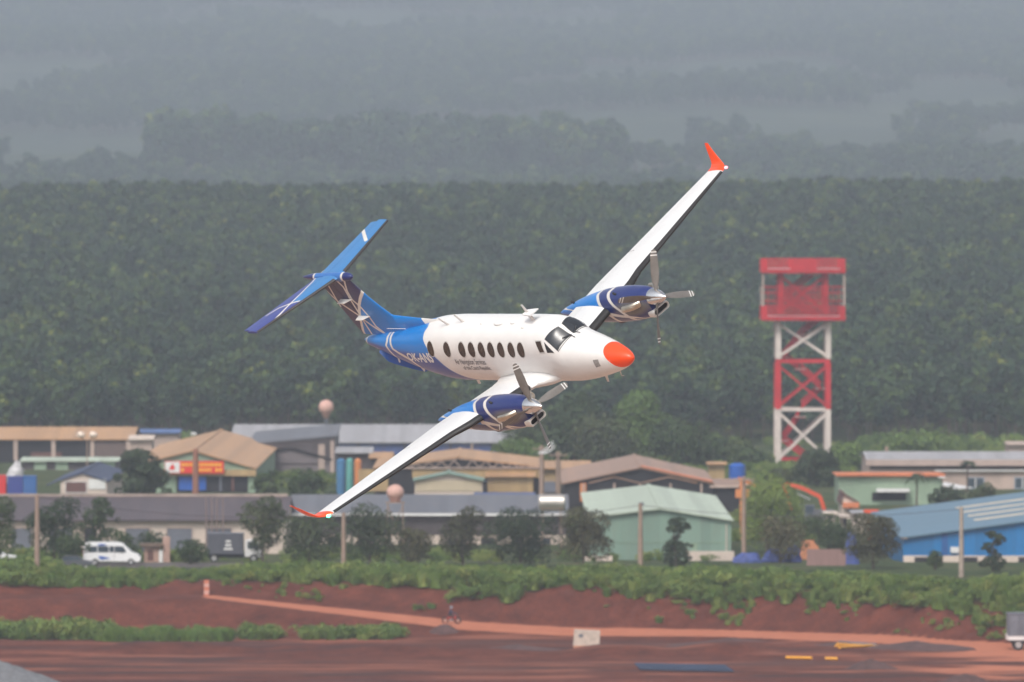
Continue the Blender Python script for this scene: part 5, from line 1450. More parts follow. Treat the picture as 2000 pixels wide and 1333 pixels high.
def car(label, u, Y, m, L=4.3, name='parked_car'):
    t = thing(name, label, 'car', (X(u, Y), Y, gz(X(u, Y), Y))); h = L / 2
    side_body(t, 'body', [(-h, .35), (-h, .85), (-h * .78, .95), (-h * .55, 1.45), (h * .15, 1.47), (h * .48, .98), (h * .95, .82), (h, .4)], -.85, .85, m, .2, .85)
    quad(t, 'side_window', [(-h * .66, .98), (-.05, .98), (-.05, 1.36), (-h * .5, 1.36)], -.80, GLS, .02); quad(t, 'side_window', [(.03, .98), (h * .38, .98), (h * .14, 1.36), (.03, 1.36)], -.80, GLS, .02)
    for x in (-h * .6, h * .62):
        for y in (-.78, .78): wheel(t, x, y, .31, .2)
    MB().box(h - .12, h + .02, -.75, -.45, .62, .76).build('headlight', WHT, t)
    return t
car('white car cut off by the left picture edge beside the bushes', -8, 896, VWH, 4.4)
car('dark grey car half hidden behind the bank left of the minibus', 146, 881, mat('dark car paint', (.05, .055, .065), .35, var=.05, coat=.4), 3.9)
# lorry at the lower right edge
lx = X(2007, 803); lz = gz(lx, 803)
lr = thing('tipper_lorry', 'grey and white tipper lorry on the dirt road cut by the right picture edge', 'lorry', (lx, 803, lz))
MB().box(-1.9, 4.5, -1.2, 1.2, 1.35, 3.3).build('tipper_body', mat('dusty dark grey paint', (.16, .17, .20), .6, var=.3), lr)
MB().box(-1.95, 4.5, -1.25, 1.25, 3.303, 3.5).build('tarpaulin', DOORG, lr)
for k in range(7): MB().box(-1.8 + k * .9, -1.68 + k * .9, -1.28, -1.203, 1.4, 3.25).build('side_rib', DOORG, lr)
MB().box(-1.9, 4.5, -1.22, -1.0, .95, 1.33).build('side_guard', WHT, lr); MB().box(-1.7, 4.5, -.5, .5, .7, 1.2).build('chassis', DARK, lr)
MB().box(-2.0, -1.92, -1.1, 1.1, 1.0, 1.5).build('tail_board', WHT, lr)
for x in (-.9, .4, 3.6):
    for y in (-1.05, 1.05): wheel(lr, x, y, .52, .32)
# excavators
def excavator(label, u, Y, s=1.0, hide=False):
    x = X(u, Y); t = thing('excavator', label, 'excavator', (x, Y, gz(x, Y) - .2))
    MB().box(-1.8, 1.8, -1.4, -.8, 0, .8).build('track', DARK, t); MB().box(-1.8, 1.8, .8, 1.4, 0, .8).build('track', DARK, t)
    MB().box(-1.2, 2.2, -1.2, 1.2, 1.0, 2.3).build('engine_housing', mat('dark machine grey', (.12, .12, .13), .6), t)
    c_ = MB().box(-1.3, -.1, -1.25, -.1, 1.2, 2.9).build('cab', DOORG, t); MB().box(-1.2, -.2, -1.27, -1.253, 1.9, 2.8).build('cab_window', GLS, c_)
    hh = Z(945, Y) - t.location.z
    pts = [(1.2, 2.0), (.6, 2.0 + (hh - 2) * .55), (-1.6, hh - .5), (-3.7, hh)]
    w_ = [.7, .75, .55, .4]
    for k in range(3):
        MB().beam((pts[k][0], -.2, pts[k][1]), (pts[k + 1][0], -.2, pts[k + 1][1]), .45, (w_[k] + w_[k + 1]) / 2 + .2).build('boom', ORG, t)
    MB().beam((-3.8, -.2, hh - .1), (-3.0, -.2, 2.3), .4, .6).build('stick', ORG, t)
    MB().beam((-2.2, -.2, hh - 1.2), (-.6, -.2, hh - 1.9), .16).build('hydraulic_ram', RIM, t)
    MB().prism([(-3.4, 2.4), (-2.6, 2.3), (-2.3, 1.3), (-3.0, .9), (-3.7, 1.5)], -.6, .4).build('bucket', DARK, t)
    return t
excavator('orange excavator with its arm raised, in front of the tower', 1592, 1035)
t = thing('loader', 'second orange machine whose arm shows above the bushy tree at right', 'loader', (X(1712, 990), 990, gz(X(1712, 990), 990)))
zt = Z(999, 990) - t.location.z
MB().beam((-1.5, 0, zt), (.2, 0, zt), .4, .45).build('arm', ORG, t); MB().beam((.2, 0, zt), (1.2, 0, zt - .9), .35, .4).build('arm', ORG, t); MB().box(-1.0, 1.4, -1, 1, .4, zt - 1.0).build('body', ORG, t)
MB().box(-1.3, 1.7, -1.2, 1.2, 0, .39).build('track', DARK, t)
t = thing('loading_crane', 'small orange yellow crane head beside the slim pole, left of the tower', 'crane', (X(1450, 1000), 1000, gz(X(1450, 1000), 1000)))
zt = Z(936, 1000) - t.location.z
MB().box(-.3, .3, -.3, .3, 0, zt).build('mast', TOR, t); MB().beam((-.5, 0, zt + .1), (1.6, 0, zt - .8), .4, .5).build('jib', TOR, t); MB().box(-.8, .9, -.5, .5, zt - 2.2, zt - 1.2).build('operator_box', TOR, t)
MB().box(-3.8, -.4, -.2, .2, zt - 1.0, zt - .75).build('counter_jib', CREAM2, t)

# gatehouse, walls, tarps
gx = X(310, 905)
t = thing('gatehouse', 'small pinkish brick gate hut with a flat thatched roof right of the minibus', 'hut', (gx, 903, gz(gx, 903) - .2))
PNK = mat('pinkish render', (.42, .27, .22), .85, var=.25, scale=.8)
MB().box(-1.5, .2, 0, 1.8, 0, 1.9).build('wall', PNK, t); MB().box(-2.0, .6, -.5, 2.2, 1.903, 2.15).build('roof', mat('old thatch', (.16, .11, .08), .9, var=.3, scale=2), t)
MB().box(.5, 1.25, 0, .8, 0, 2.9).build('gate_pillar', PNK, t); MB().box(.1, .48, -.1, .5, 0, 1.5).build('noticeboard', WHT, t); MB().box(-1.1, -.5, -.04, -.002, .4, 1.5).build('door', BRN, t)
w = MB().box(X(1576, 892), X(1652, 892), 891.7, 892, gz(30, 892) - .5, Z(1073, 892)).build('sheet_fence', mat('brown pink sheet', (.27, .165, .15), .8, var=.15, stretch=(4, 1, .3))); tag(w, 'brownish pink sheet metal fence panel left of the blue tarpaulin bundle', 'fence')
def rag(name, label, u, v0, v1, wpx, Y, m, seed=1, cat='tarpaulin'):
    rg = np.random.default_rng(seed); x = X(u, Y); z = gz(x, Y); H = Z(v0, Y) - z; W = wpx / 2 * Y / FPX; P = []
    for i in range(8):
        f = i / 7; row = []
        for j in range(18):
            a = 2 * math.pi * j / 18; r_ = (1 - .55 * f ** 2) * (1 + .18 * math.sin(a * 3 + seed + f * 3) + .08 * rg.normal())
            row.append((W * r_ * math.cos(a), .5 * W * r_ * math.sin(a) if W > 1 else W * r_ * math.sin(a), H * f * (1 + .02 * rg.normal())))
        P.append(row)
    o = MB().loft(np.array(P)).build(name, m, smooth=True, angle=50); o.location = (x, Y, z); return tag(o, label, cat)
rag('tarpaulin_bundle', 'tall blue tarpaulin bundle standing left of the bushy tree at right', 1664, 1042, 1100, 26, 896, TARP, 3)
rag('tarpaulin_heap', 'low violet blue tarpaulin just right of the mint factory', 1462, 1080, 1100, 56, 900, TARP, 4)
rag('tarpaulin_heap', 'blue tarpaulin heap under the large tree, left part', 1512, 1072, 1100, 44, 902, TARP, 5)
rag('tarpaulin_heap', 'blue tarpaulin heap under the large tree, right part', 1548, 1066, 1100, 34, 904, TARP, 6)
rag('soil_heap', 'orange soil heap behind the sheet fence', 1580, 1056, 1085, 44, 930, mat('orange soil', (.5, .2, .1), .9), 7, 'heap')

# foreground: block, marker post, pipes, motorcyclist
bx, by = X(1146, 799), 799.0; bz = gz(bx, by)
t = thing('concrete_block', 'pale concrete block with an orange stained foot beside the dirt road', 'concrete block', (bx, by, bz))
bv = [(-1.28, 0), (1.18, 0), (1.26, 1.65), (-1.16, 1.78)]
MB().prism([(x, z + .32 * (z == 0)) for x, z in bv], -.8, .9).build('block', mat('pale mottled concrete', (.52, .43, .36), .9, var=.25, scale=1.8, bump=.5), t)
MB().box(-1.25, 1.2, -.83, .93, -.1, .318).build('stained_foot', mat('orange stain', (.58, .27, .16), .9), t)
MB().box(-.75, -.35, -.815, -.803, 1.1, 1.4).build('dark_mark', DOORG, t)
px_ = X(403, 846); pz = gz(px_, 846)
t = thing('marker_post', 'orange and white striped marker post at the upper end of the dirt road', 'post', (px_, 846, pz - .2))
hh = Z(1133, 846) - pz + .2; ORP = mat('faded orange paint', (.52, .17, .10), .7)
for k in range(5):
    MB().box(-.25, .25, -.2, .2, hh * k / 5 + .001, hh * (k + 1) / 5).build('band', ORP if k % 2 == 0 else PINK, t)
MB().box(-.4, .4, -.35, .35, -.15, 0).build('foot', CONC, t)
YP = mat('yellow plastic pipe', (.80, .36, .03), .45, var=.05); BP = mat('dark blue pipe', (.018, .038, .085), .5, var=.2)
def pipe(name, label, ua, va, ub, vb, Y, r, m, grp, dY=0):
    xa, xb2 = X(ua, Y), X(ub, Y); za_, zb_ = gz(xa, Y) + r, gz(xb2, Y + dY) + r
    Ya = (CAMZ - za_) * FPX / (va - 420); Yb = (CAMZ - zb_) * FPX / (vb - 420)
    xa, xb2 = X(ua, Ya), X(ub, Yb); za_, zb_ = gz(xa, Ya) + r + .1, gz(xb2, Yb) + r + .1
    d = Vector((xb2 - xa, Yb - Ya, zb_ - za_)); L = d.length; d.normalize()
    b2 = Vector((0, 1, 0)).cross(d).normalized(); mb = MB(); n = 12; pr = None
    for k in range(n + 1):
        f = k / n; x = xa + (xb2 - xa) * f; y = Ya + (Yb - Ya) * f; p = Vector((x, y, max(za_ + (zb_ - za_) * f, gz(x, y) + r * .8)))
        if pr is not None: mb.tube(pr, p, r, r, 8, cap=(k in (1, n)))
        pr = p
    o = mb.build(name, m, smooth=True, angle=60); return tag(o, label, 'pipe', grp)
for k, (ua, va, ub, vb, lab) in enumerate(((1632, 1268, 1690, 1263, 'yellow pipe, nearest the left end of the larger pile'), (1636, 1272, 1714, 1265, 'yellow pipe lying across the middle of the larger pile'), (1640, 1275, 1702, 1268, 'short yellow pipe in front of the larger pile'), (1650, 1266, 1716, 1262, 'yellow pipe reaching the right tip of the larger pile'),
        (1536, 1281, 1586, 1284, 'lone yellow pipe left of the larger yellow pile'), (1612, 1285, 1636, 1286, 'very short yellow pipe piece below the larger pile'))):
    pipe('yellow_pipe', lab, ua, va, ub, vb, 800, .14, YP, 'yellow pipes on the dirt yard')
for k, lab in enumerate(('uppermost dark blue pipe of the bundle', 'second dark blue pipe of the bundle from the back', 'third dark blue pipe of the bundle from the back', 'dark blue pipe of the bundle nearest the camera')):
    pipe('blue_pipe', lab, 1240 + k * 3, 1299 + k * 3.6, 1418 + k * 5, 1303 + k * 3.6, 770, .10, BP, 'dark blue pipes in the foreground')
pipe('grey_pipe', 'long grey pipe on the dark mound behind the yellow pipes', 1640, 1258, 1712, 1262, 805, .13, DOORG, None)
def mound(name, label, u, v, wpx, hpx, m, seed, cat='mound'):
    Y = CAMZ * FPX / (v - 420); x = X(u, Y); z = gz(x, Y) - .15; W = wpx / 2 * Y / FPX; H = hpx * Y / FPX + .15
    g = np.linspace(-1, 1, 36); A, B = np.meshgrid(g, g, indexing='ij'); R = np.hypot(A, B)
    Hh = H * np.clip(1 - R, 0, 1) ** .9 * (1 + .5 * fbm(A * 3 + seed, B * 3, 4)) - .3 * (R > .98)
    mb = MB(); mb.grid(np.stack([A * W, B * W * .7, Hh], -1)); o = mb.build(name, m, smooth=True, recalc=False); o.location = (x, Y, z)
    return tag(o, label, cat)
DSO = mat('dark damp soil', (.085, .045, .042), .95, var=.35, scale=.8, bump=.6); GRV = mat('grey gravel', (.15, .155, .165), .95, var=.3, scale=2.5, bump=.8)
mound('soil_mound', 'dark pointed soil mound at the right edge of the yard', 1702, 1306, 120, 20, DSO, 3)
mound('soil_mound', 'dark soil mound at the very bottom near the right corner', 1885, 1345, 150, 34, DSO, 5)
mound('soil_mound', 'low dark soil mound under the yellow pipes', 1640, 1272, 260, 17, DSO, 6)
mound('soil_mound', 'long low dark soil mound right of the yellow pipes', 1790, 1277, 240, 11, DSO, 8)
mound('soil_mound', 'small dark soil mound at the near edge of the dirt road, centre', 868, 1242, 64, 14, DSO, 9)
mound('soil_mound', 'wide dark soil mound left of the yellow pipes', 1430, 1262, 300, 13, DSO, 10)
mound('gravel_mound', 'big grey gravel mound filling the lower left corner', -20, 1345, 330, 62, GRV, 11)
mound('gravel_mound', 'small grey gravel patch in the middle left of the yard', 600, 1264, 60, 6, GRV, 12)
mound('soil_mound', 'faint low soil mound just left of the concrete block', 1010, 1275, 260, 12, DSO, 14)
t = rag('cement_sack', 'small pale orange sack at the foot of the red bank', 1648, 1226, 1236, 18, 833, mat('pale sack', (.62, .36, .22), .8), 12, 'sack')

# motorcyclist
def skin_body(name, pts, edges, rad, m, parent=None, root=0):
    me = bpy.data.meshes.new(name); me.from_pydata(pts, edges, []); o = bpy.data.objects.new(name, me); COL.objects.link(o)
    sk = o.modifiers.new('skin', 'SKIN'); 
    for i, r in enumerate(rad): me.skin_vertices[0].data[i].radius = (r, r)
    me.skin_vertices[0].data[root].use_root = True
    sb = o.modifiers.new('sub', 'SUBSURF'); sb.levels = 1; sb.render_levels = 1
    dg = bpy.context.evaluated_depsgraph_get(); me2 = bpy.data.meshes.new_from_object(o.evaluated_get(dg))
    o.modifiers.clear(); o.data = me2; me2.materials.clear(); me2.materials.append(m); o.name = name
    me2.polygons.foreach_set('use_smooth', [True] * len(me2.polygons))
    if parent: o.parent = parent
    return o
mx_, my_ = X(882, 836.5), 836.5; mz = gz(mx_, my_)
mo = thing('motorcycle', 'small dark motorcycle riding along the orange dirt road', 'motorcycle', (mx_, my_, mz))
MD = mat('dark motorcycle parts', (.03, .03, .035), .5); MR = mat('dull red fairing', (.35, .06, .05), .4)
for x in (-.62, .62):
    rows = [[(x + (.29 + .06 * math.cos(b_)) * math.cos(a), .05 * math.sin(b_), .32 + (.29 + .06 * math.cos(b_)) * math.sin(a)) for b_ in np.linspace(0, 6.283, 8, endpoint=False)] for a in np.linspace(0, 6.283, 21)]
    w = MB(); w.loft(np.array(rows), cap=False); w = w.build('wheel', RUB, mo, smooth=True)
    MB().tube((x, -.04, .32), (x, .04, .32), .09, .09, 10).build('hub', RIM, w)
MB().box(-.5, .05, -.12, .12, .68, .80).build('seat', MD, mo); MB().prism([(-.45, .45), (.15, .35), (.35, .62), (.1, .67), (-.5, .67)], -.1, .1).build('frame', MR, mo)
MB().beam((.62, 0, .34), (.38, 0, .98), .07).build('fork', MD, mo); MB().tube((.38, -.32, 1.0), (.38, .32, 1.0), .02, .02, 6).build('handlebar', MD, mo)
MB().ball((.5, 0, .88), .09, 10, 6).build('headlamp', GLS, mo); MB().box(-.2, .2, -.1, .1, .25, .5).build('engine', RIM, mo); MB().box(.2, .45, -.13, .13, .4, .8).build('leg_shield', MR, mo)
pr = thing('person', 'person in a dark blue jacket and pale helmet riding the small motorcycle', 'person', (mx_, my_, mz + .80))
pts = [(-.2, 0, .02), (-.17, 0, .22), (-.10, 0, .42), (-.06, 0, .53), (-.04, 0, .62)]
ed = [(0, 1), (1, 2), (2, 3), (3, 4)]; rad = [.15, .15, .16, .07, .06]
for s_ in (-1, 1):
    n = len(pts); pts += [(-.09, s_ * .2, .44), (.10, s_ * .26, .26), (.36, s_ * .26, .22)]; ed += [(2, n), (n, n + 1), (n + 1, n + 2)]; rad += [.07, .055, .04]
skin_body('upper_body', pts, ed, rad, mat('navy jacket', (.03, .045, .10), .8), pr)
pts = [(-.2, 0, .04)]; ed = []; rad = [.15]
for s_ in (-1, 1):
    n = len(pts); pts += [(-.12, s_ * .12, .04), (.2, s_ * .17, -.02), (.14, s_ * .18, -.42), (.26, s_ * .18, -.47)]; ed += [(0, n), (n, n + 1), (n + 1, n + 2), (n + 2, n + 3)]; rad += [.11, .085, .055, .05]
skin_body('trousers', pts, ed, rad, mat('dark trousers', (.04, .035, .035), .8), pr)
MB().ball((-.02, 0, .74), .115, 14, 10, (1, .85, 1.15)).build('head', mat('skin', (.42, .25, .17), .6, var=.05), pr, smooth=True)
MB().ball((-.03, 0, .79), .145, 14, 10, (1.05, .95, .85)).build('helmet', mat('pale blue helmet', (.25, .33, .40), .3, var=.05), pr, smooth=True)

# ------------------------------------------------------------------ trees and plants that stand alone
PROTO = {}
def tree(name, label, u, vt, wpx, Y, m, n=1500, kind='round', leaf=.34, z0f=.22, seed=1, blobs=11, vb=None, cat='tree', grp=None):
    x = X(u, Y); zg = gz(x, Y) if vb is None else Z(vb, Y); H = Z(vt, Y) - zg; W = wpx * Y / FPX
    rng = np.random.default_rng(seed)
    t = thing(name, label, cat, (x, Y, zg), rng.uniform(0, 6.28) * 0, grp)
    if kind == 'cone':
        bl = crown_blobs(rng, W * .95, H * (1 - z0f) * 1.02, H * z0f * .8, blobs, top=1.0)
    elif kind == 'lobes':
        bl = []
        for (fx, fz, s) in LOBES: bl.append((fx * W, rng.normal(0, .12) * W, fz * H, s * W, s * W * .8, s * W * .62))
    else:
        bl = crown_blobs(rng, W, H * (1 - z0f), H * z0f, blobs)
        bl = [(a, b_, c_, r1 * 1.1, r2 * 1.1, r3 * 1.15) for a, b_, c_, r1, r2, r3 in bl]
        bl += [(rng.uniform(-.5, .5) * W, rng.uniform(-.3, .3) * W, rng.uniform(.25, .95) * H * (1 - .1), W * rng.uniform(.05, .1), W * .08, W * rng.uniform(.04, .08)) for _ in range(9)]
    V, F, tn_ = leaves(rng, bl, n, leaf, up=.3)
    me = leaf_mesh('crown', V, F, tn_, m); o = bpy.data.objects.new('crown', me); COL.objects.link(o); o.parent = t
    trunk_mb(random.Random(seed), H * .8, max(.10, H * .022), 4, rng.uniform(-.08, .08)).build('trunk', BARK, t)
    return t
LOBES = [(0, .55, .2)]
TR = [
 ('leafy dark green tree at the left picture edge', -4, 968, 100, 884, GREEN_NEAR, 2300, 'round', 21),
 ('broad dark tree behind the left brown pole', 104, 976, 120, 892, GREEN_NEAR, 2800, 'round', 22),
 ('low dark bush tree between the pole and the minibus', 140, 1045, 70, 885, GREEN_NEAR, 1000, 'round', 23),
 ('round topped tree above the white minibus', 197, 965, 68, 905, GREEN_NEAR, 1400, 'round', 24),
 ('flat spreading bush behind the minibus cab', 245, 1038, 70, 903, GREEN_NEAR, 700, 'round', 25),
 ('clipped green shrub between gate hut and truck', 372, 1058, 66, 895, GREEN_NEAR, 900, 'round', 26),
 ('tall dark tree right of the grey truck', 512, 966, 100, 900, GREEN_DARK, 2600, 'round', 27),
 ('dark leafy tree left of the centre pole', 604, 1008, 130, 892, GREEN_DARK, 2600, 'round', 28),
 ('dark leafy tree right of the centre pole', 722, 996, 130, 890, GREEN_DARK, 2800, 'round', 29),
 ('thin dusty tree before the slate roof, left one', 905, 990, 110, 893, GREEN_DULL, 2000, 'round', 30),
 ('wide dark tree before the cream wall in the centre', 1018, 1000, 160, 888, GREEN_DARK, 3400, 'round', 31),
 ('bushy dusty tree at the left corner of the mint factory', 1140, 992, 116, 886, GREEN_DULL, 2600, 'round', 32),
 ('big pale green tree between mint factory and excavator', 1500, 932, 150, 960, GREEN_BUSH, 3400, 'round', 33),
 ('dusty spreading tree above the blue tarpaulins', 1524, 1008, 110, 900, GREEN_DULL, 1400, 'round', 34),
 ('dark round tree hiding the foot of the tower', 1596, 886, 104, 1180, GREEN_DARK, 3000, 'round', 35),
 ('smaller dark tree left of the tower foot', 1524, 925, 60, 1190, GREEN_DARK, 1200, 'round', 36),
 ('bushy dusty tree left of the blue factory', 1706, 1000, 116, 884, GREEN_DULL, 2800, 'round', 37),
 ('small bright shrub at the blue factory plinth', 1827, 1076, 34, 880, GREEN_NEAR, 400, 'round', 38),
 ('dark dense tree beside the red sign at left', 280, 876, 108, 1085, GREEN_DARK, 2600, 'round', 39),
 ('green hedge tree right of the tan gabled hall', 520, 925, 60, 1120, GREEN_NEAR, 900, 'round', 40),
 ('green hedge tree in front of the tall grey shed', 600, 925, 80, 1110, GREEN_NEAR, 1300, 'round', 41),
 ('low green tree under the right wing', 640, 965, 70, 1060, GREEN_DARK, 900, 'round', 42),
 ('bright spreading tree behind the trussed hall', 1012, 860, 110, 1230, GREEN_BUSH, 1900, 'round', 43),
 ('large dark rounded tree at the forest edge, centre', 1120, 770, 190, 1310, GREEN_NEAR, 4200, 'cone', 44),
 ('tallest pointed tree at the forest edge above the rusty hall', 1245, 762, 190, 1300, GREEN_BUSH, 4600, 'cone', 45),
 ('rounded tree right of the tallest pointed tree', 1340, 826, 150, 1290, GREEN_NEAR, 3200, 'round', 46),
 ('dark tree between the two transformer poles and the rusty hall', 1178, 822, 130, 1290, GREEN_DARK, 1800, 'round', 47),
 ('low rounded tree left of the tower on the meadow', 1450, 868, 90, 1330, GREEN_NEAR, 1200, 'round', 48),
 ('light green thicket behind the long beige building', 1795, 858, 150, 1400, GREEN_BUSH, 1800, 'round', 49),
 ('dark shrub row end at the awning of the mint building', 1850, 958, 84, 1070, GREEN_DARK, 900, 'round', 50),
 ('dark shrub behind the blue factory roof at right', 1930, 950, 90, 1060, GREEN_DARK, 900, 'round', 51),
 ('dark rounded tree at the forest edge left of the big pale ones', 1040, 806, 120, 1310, GREEN_NEAR, 2200, 'round', 54),
 ('low broad tree at the forest edge right of the rusty hall', 1400, 862, 90, 1340, GREEN_NEAR, 1300, 'round', 55),
 ('green thicket at the left foot of the tower', 1462, 890, 90, 1300, GREEN_NEAR, 1500, 'round', 56),
 ('green thicket left of the long beige building', 1660, 880, 110, 1290, GREEN_BUSH, 1500, 'round', 57),
 ('bushy tree between minibus and clipped shrub behind the gate hut', 300, 1040, 60, 925, GREEN_DARK, 800, 'round', 58),
 ('dusty low tree at the left end of the cream wall', 800, 1030, 90, 889, GREEN_DULL, 1500, 'round', 59),
 ('green thicket right of the excavator', 1600, 1010, 90, 985, GREEN_NEAR, 1200, 'round', 52),
 ('green thicket between the excavator huts and the sheet fence', 1640, 1025, 90, 940, GREEN_NEAR, 1200, 'round', 53),
]
for k, (lab, u, vt, w_, Y, m, n, kd, sd) in enumerate(TR):
    tree('tree' if 'shrub' not in lab and 'thicket' not in lab and 'bush tree' not in lab else 'shrub', lab, u, vt, w_, Y, m, int(n * 1.8), kd, seed=sd, blobs=30 if (w_ > 120 and Y > 1200) else 11, z0f=.04 if Y < 1000 else .10, leaf=.27 if Y < 1000 else (.45 if Y < 1250 else .6), cat='tree' if 'shrub' not in lab and 'thicket' not in lab else 'shrub')
LOBES = [(-.10, .90, .20), (.08, .92, .22), (.22, .84, .20), (-.16, .78, .18), (.05, .76, .22), (.34, .80, .12), (-.02, .62, .13), (-.14, .52, .22), (-.26, .42, .22), (.04, .46, .26), (.16, .36, .24), (-.12, .28, .26), (.2, .22, .22), (-.24, .2, .2), (.02, .12, .26), (.32, .50, .08), (.46, .47, .06), (.40, .24, .10), (-.36, .3, .1)]
tree('tree', 'slender dark tree with two leaf clumps in front of the mint factory', 1322, 1010, 62, 876, GREEN_DARK, 2200, 'lobes', .28, seed=60)
LOBES = [(-.06, .90, .20), (.10, .84, .22), (.26, .78, .18), (.14, .68, .16), (-.18, .64, .18), (-.28, .56, .14), (-.04, .50, .18), (.08, .38, .22), (-.12, .28, .22), (.26, .24, .2), (-.3, .18, .18), (.1, .14, .24)]
tree('tree', 'small dark tree in front of the blue factory near the right edge', 1940, 1036, 58, 876, GREEN_DARK, 1500, 'lobes', .28, seed=61)
# palms
def palm(label, u, vt, Y, R=1.6, seed=1):
    x = X(u, Y); z = gz(x, Y); H = Z(vt, Y) - z - .6; rng = np.random.default_rng(seed)
    t = thing('palm_tree', label, 'palm tree', (x, Y, z)); MB().tube((0, 0, -.2), (.1, 0, H), .14, .10, 7).build('trunk', BARK, t)
    for k in range(16):
        a = k * 2.4 + rng.uniform(-.2, .2); el = rng.uniform(.1, 1.1); mb = MB(); pp = Vector((.1, 0, H)); d = Vector((math.cos(a) * math.cos(el), math.sin(a) * math.cos(el), math.sin(el)))
        side_ = d.cross(Vector((0, 0, 1))).normalized(); rows = []
        for j in range(7):
            f = j / 6; c_ = pp + d * R * f - Vector((0, 0, 1)) * R * .75 * f * f; w_ = .26 * math.sin(math.pi * (.12 + .85 * f)) + .02
            rows.append([c_ + side_ * w_ - Vector((0, 0, .12)), c_, c_ - side_ * w_ - Vector((0, 0, .12))])
        mb.grid(np.array([[tuple(q) for q in r_] for r_ in rows])); mb.build('frond', GREEN_DARK, t, recalc=False)
palm('round headed palm in front of the flat mint building', 1790, 922, 1085, 1.7, 1)
palm('small palm against the long beige building at upper right', 1889, 896, 1150, 1.5, 2)

# ------------------------------------------------------------------ scrub on the bank, grass, ground cover
def shrub_proto(k, m, grass=False):
    rng = np.random.default_rng(300 + k)
    if grass:
        n = 260; a = rng.uniform(0, 6.28, n); r_ = rng.uniform(0, .55, n); h = rng.uniform(.5, 1.1, n); ln = rng.normal(0, .22, (n, 2))
        b0 = np.stack([r_ * np.cos(a), r_ * np.sin(a), 0 * a], 1); tip = b0 + np.stack([ln[:, 0], ln[:, 1], h], 1); sd = np.stack([-np.sin(a), np.cos(a), 0 * a], 1) * .05
        V = np.stack([b0 - sd, b0 + sd, tip + sd * .3, tip - sd * .3], 1).reshape(-1, 3); F = np.arange(4 * n).reshape(n, 4); return leaf_mesh('tuft', V, F, np.repeat(rng.random(n), 4), m)
    bl = [(rng.normal(0, .42), rng.normal(0, .42), rng.uniform(.25, .85), s_, s_, s_ * .8) for s_ in rng.uniform(.28, .5, 7)]
    V, F, t_ = leaves(rng, bl, 420, .17, up=.4)
    return leaf_mesh('shrub', V, F, t_, m)
SP = [shrub_proto(k, GREEN_BUSH) for k in range(4)] + [shrub_proto(5, GREEN_LIME, True)] + [shrub_proto(6, GREEN_BUSH, True)]
def band(name, label, n, xfun, seed, size, idxs, cat):
    rng = np.random.default_rng(seed); xs, ys = xfun(rng, n); k = np.isfinite(xs); xs, ys = xs[k], ys[k]; n = len(xs)
    z = ground(xs, ys) - .08; s_ = size(xs, ys, rng)
    rot = np.stack([rng.normal(0, .1, n), rng.normal(0, .1, n), rng.uniform(0, 6.28, n)], 1)
    return scatter(name, np.stack([xs, ys, z], 1), rot, np.stack([s_ * rng.uniform(.9, 1.4, n), s_ * rng.uniform(.9, 1.3, n), s_ * rng.uniform(.8, 1.2, n)], 1), rng.choice(idxs, n), SP, label, cat)
def top_band(rng, n):
    x = rng.uniform(-62, 62, n); yb = np.interp(x, RX, RYB); yt = yb + np.interp(x, [-60, -32, -22, 40, 60], [9, 8, 9, 10, 14])
    u = 1000 + x * 19.7
    down = np.interp(u, [0, 180, 330, 420, 600, 900, 1050, 1200, 1320, 1500, 1800, 1900, 2000], [5.0, 5.5, 5.0, 2.2, 2.6, 2.4, 3.4, 3.8, 6.0, 5.2, 5.0, 8.5, 9.5])
    y = yt - down + (down + 14) * rng.random(n) ** .9
    keep = (fbm(x / 4, y / 5, 3) > -.16) | (y > yt - 1)
    gap = (u > 335) & (u < 460) & (y < yt + 3)
    y = np.where(keep & ~(gap & (rng.random(n) < .8)), y, np.nan); x = np.where(np.isfinite(y), x, np.nan)
    return x, y
def top_size(x, y, rng):
    u = 1000 + x * 19.7
    b = np.interp(u, [0, 60, 150, 300, 380, 480, 560, 700, 840, 1000, 1200, 1450, 1700, 2000], [1.5, 1.45, .85, .7, .7, 1.2, 1.4, 1.25, 1.5, 1.2, 1.25, 1.35, 1.2, 1.3])
    return b * rng.uniform(.5, 1.0, len(x)) * (1 + .6 * fbm(x / 5, y / 5, 2))
band('bank_scrub', 'green scrub growing along the top of the red bank', 3600, top_band, 11, top_size, [0, 1, 2, 5, 5, 5, 4], 'scrub')
def toe_band(rng, n):
    u = rng.choice([0, 1, 2, 3, 4], n, p=[.50, .26, .08, .12, .04]); lo = np.array([-40, 225, 482, 600, 880])[u]; hi = np.array([225, 440, 540, 770, 1010])[u]
    uu = lo + (hi - lo) * rng.random(n); x = (uu - 1000) / 20.05; y = np.where(u == 4, np.interp(x, RX, RYB) + 4 + 2 * rng.random(n), 823 + 6 * rng.random(n)); return x, y
band('terrace_scrub', 'scrub clumps at the foot of the red bank at left', 520, toe_band, 12, lambda x, y, r: np.where(x < -39, 1.45, np.where(x < -28, .85, 1.15)) * r.uniform(.6, 1.1, len(x)), [0, 1, 2, 5, 4], 'scrub')
def lime_band(rng, n):
    uu = rng.uniform(200, 450, n); x = (uu - 1000) / 20.05; return x, 821 + 4 * rng.random(n)
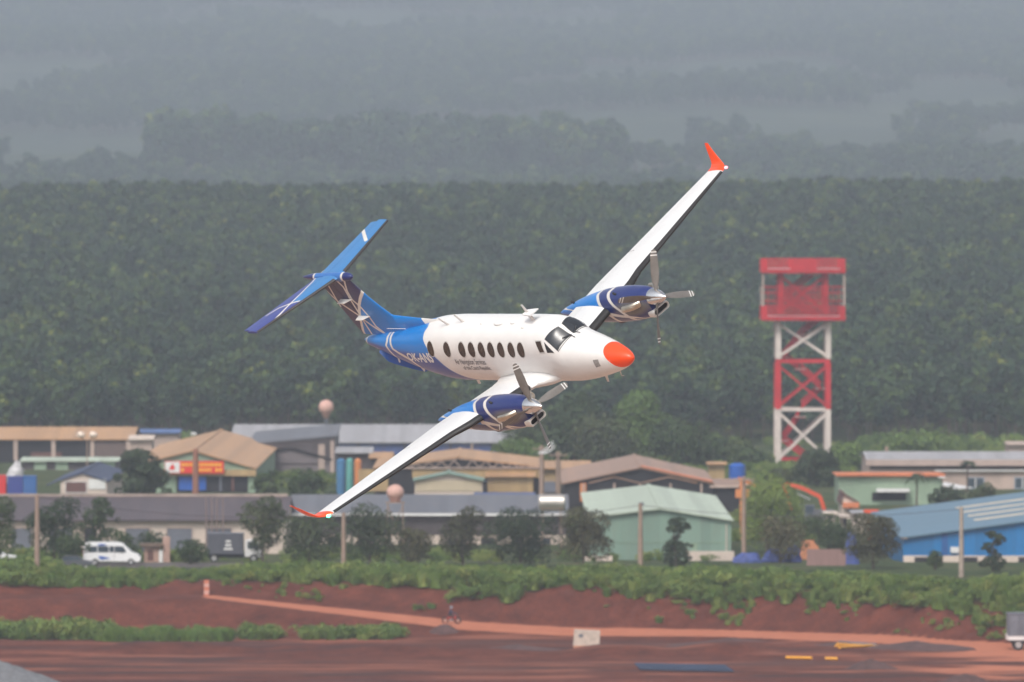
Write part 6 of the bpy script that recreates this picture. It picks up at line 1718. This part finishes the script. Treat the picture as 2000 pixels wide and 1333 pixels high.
def face_band(rng, n):
    x = np.where(rng.random(n) < .75, rng.uniform(12, 60, n), rng.uniform(-30, 12, n)); yb = np.interp(x, RX, RYB); y = yb + .6 + 8 * rng.random(n) ** .8
    k = fbm(x / 3, y / 2.5 + 7, 3) > .07; return np.where(k, x, np.nan), y
band('bank_face_weeds', 'weeds scattered on the face of the red bank', 900, face_band, 17, lambda x, y, r: r.uniform(.2, .65, len(x)), [0, 1, 5, 5], 'weeds')
band('lime_grass', 'strip of bright green grass below the red bank at left', 420, lime_band, 13, lambda x, y, r: r.uniform(.5, 1.0, len(x)) * (1 + .8 * fbm(x / 2, y * 0, 2)), [4], 'grass')
def meadow(rng, n):
    y = rng.uniform(905, 1495, n); x = rng.uniform(-1, 1, n) * (y * .062 + 8)
    built = ((x > X(-60, 1) * y) & (x < X(1120, 1) * y) & (y > 950) & (y < 1025))
    road_ = (y < 902)
    keep = (fbm(x / 14, y / 20, 3) > -.1) & ~road_ & ~built
    u = 1000 + x / y * FPX
    open_ = ((u > 1560) & (y > 1000) & (y < 1260)) | ((u < 262) & (y > 1015) & (y < 1340)) | ((u > 300) & (u < 520) & (y > 1090) & (y < 1160)) | ((u > 1395) & (y < 990)) | ((u > 640) & (u < 1100) & (y > 1030) & (y < 1180))
    return np.where(keep & ~open_, x, np.nan), y
band('yard_scrub', 'scattered scrub and weeds between the factory buildings', 5200, meadow, 14, lambda x, y, r: r.uniform(.5, 1.25, len(x)) * np.where(y > 1440, 2.0, 1), [0, 1, 2, 3, 5], 'scrub')
for o in list(bpy.data.objects):
    if '_o' in o: del o['_o']

# ------------------------------------------------------------------ haze
hz = MB().box(-1700, 1700, -500, 8850, -3, 310).build('haze', bpy.data.materials.new('haze'))
hm = hz.data.materials[0]; hm.use_nodes = True
hn = hm.node_tree; hn.nodes.clear()
ho = hn.nodes.new('ShaderNodeOutputMaterial'); hv = hn.nodes.new('ShaderNodeVolumePrincipled')
hv.inputs['Color'].default_value = (0.66, 0.75, 0.88, 1)
hv.inputs['Density'].default_value = 0.00014
hv.inputs['Anisotropy'].default_value = 0.0
hn.links.new(hv.outputs[0], ho.inputs['Volume'])
hz.display_type = 'WIRE'
tag(hz, kind='stuff')
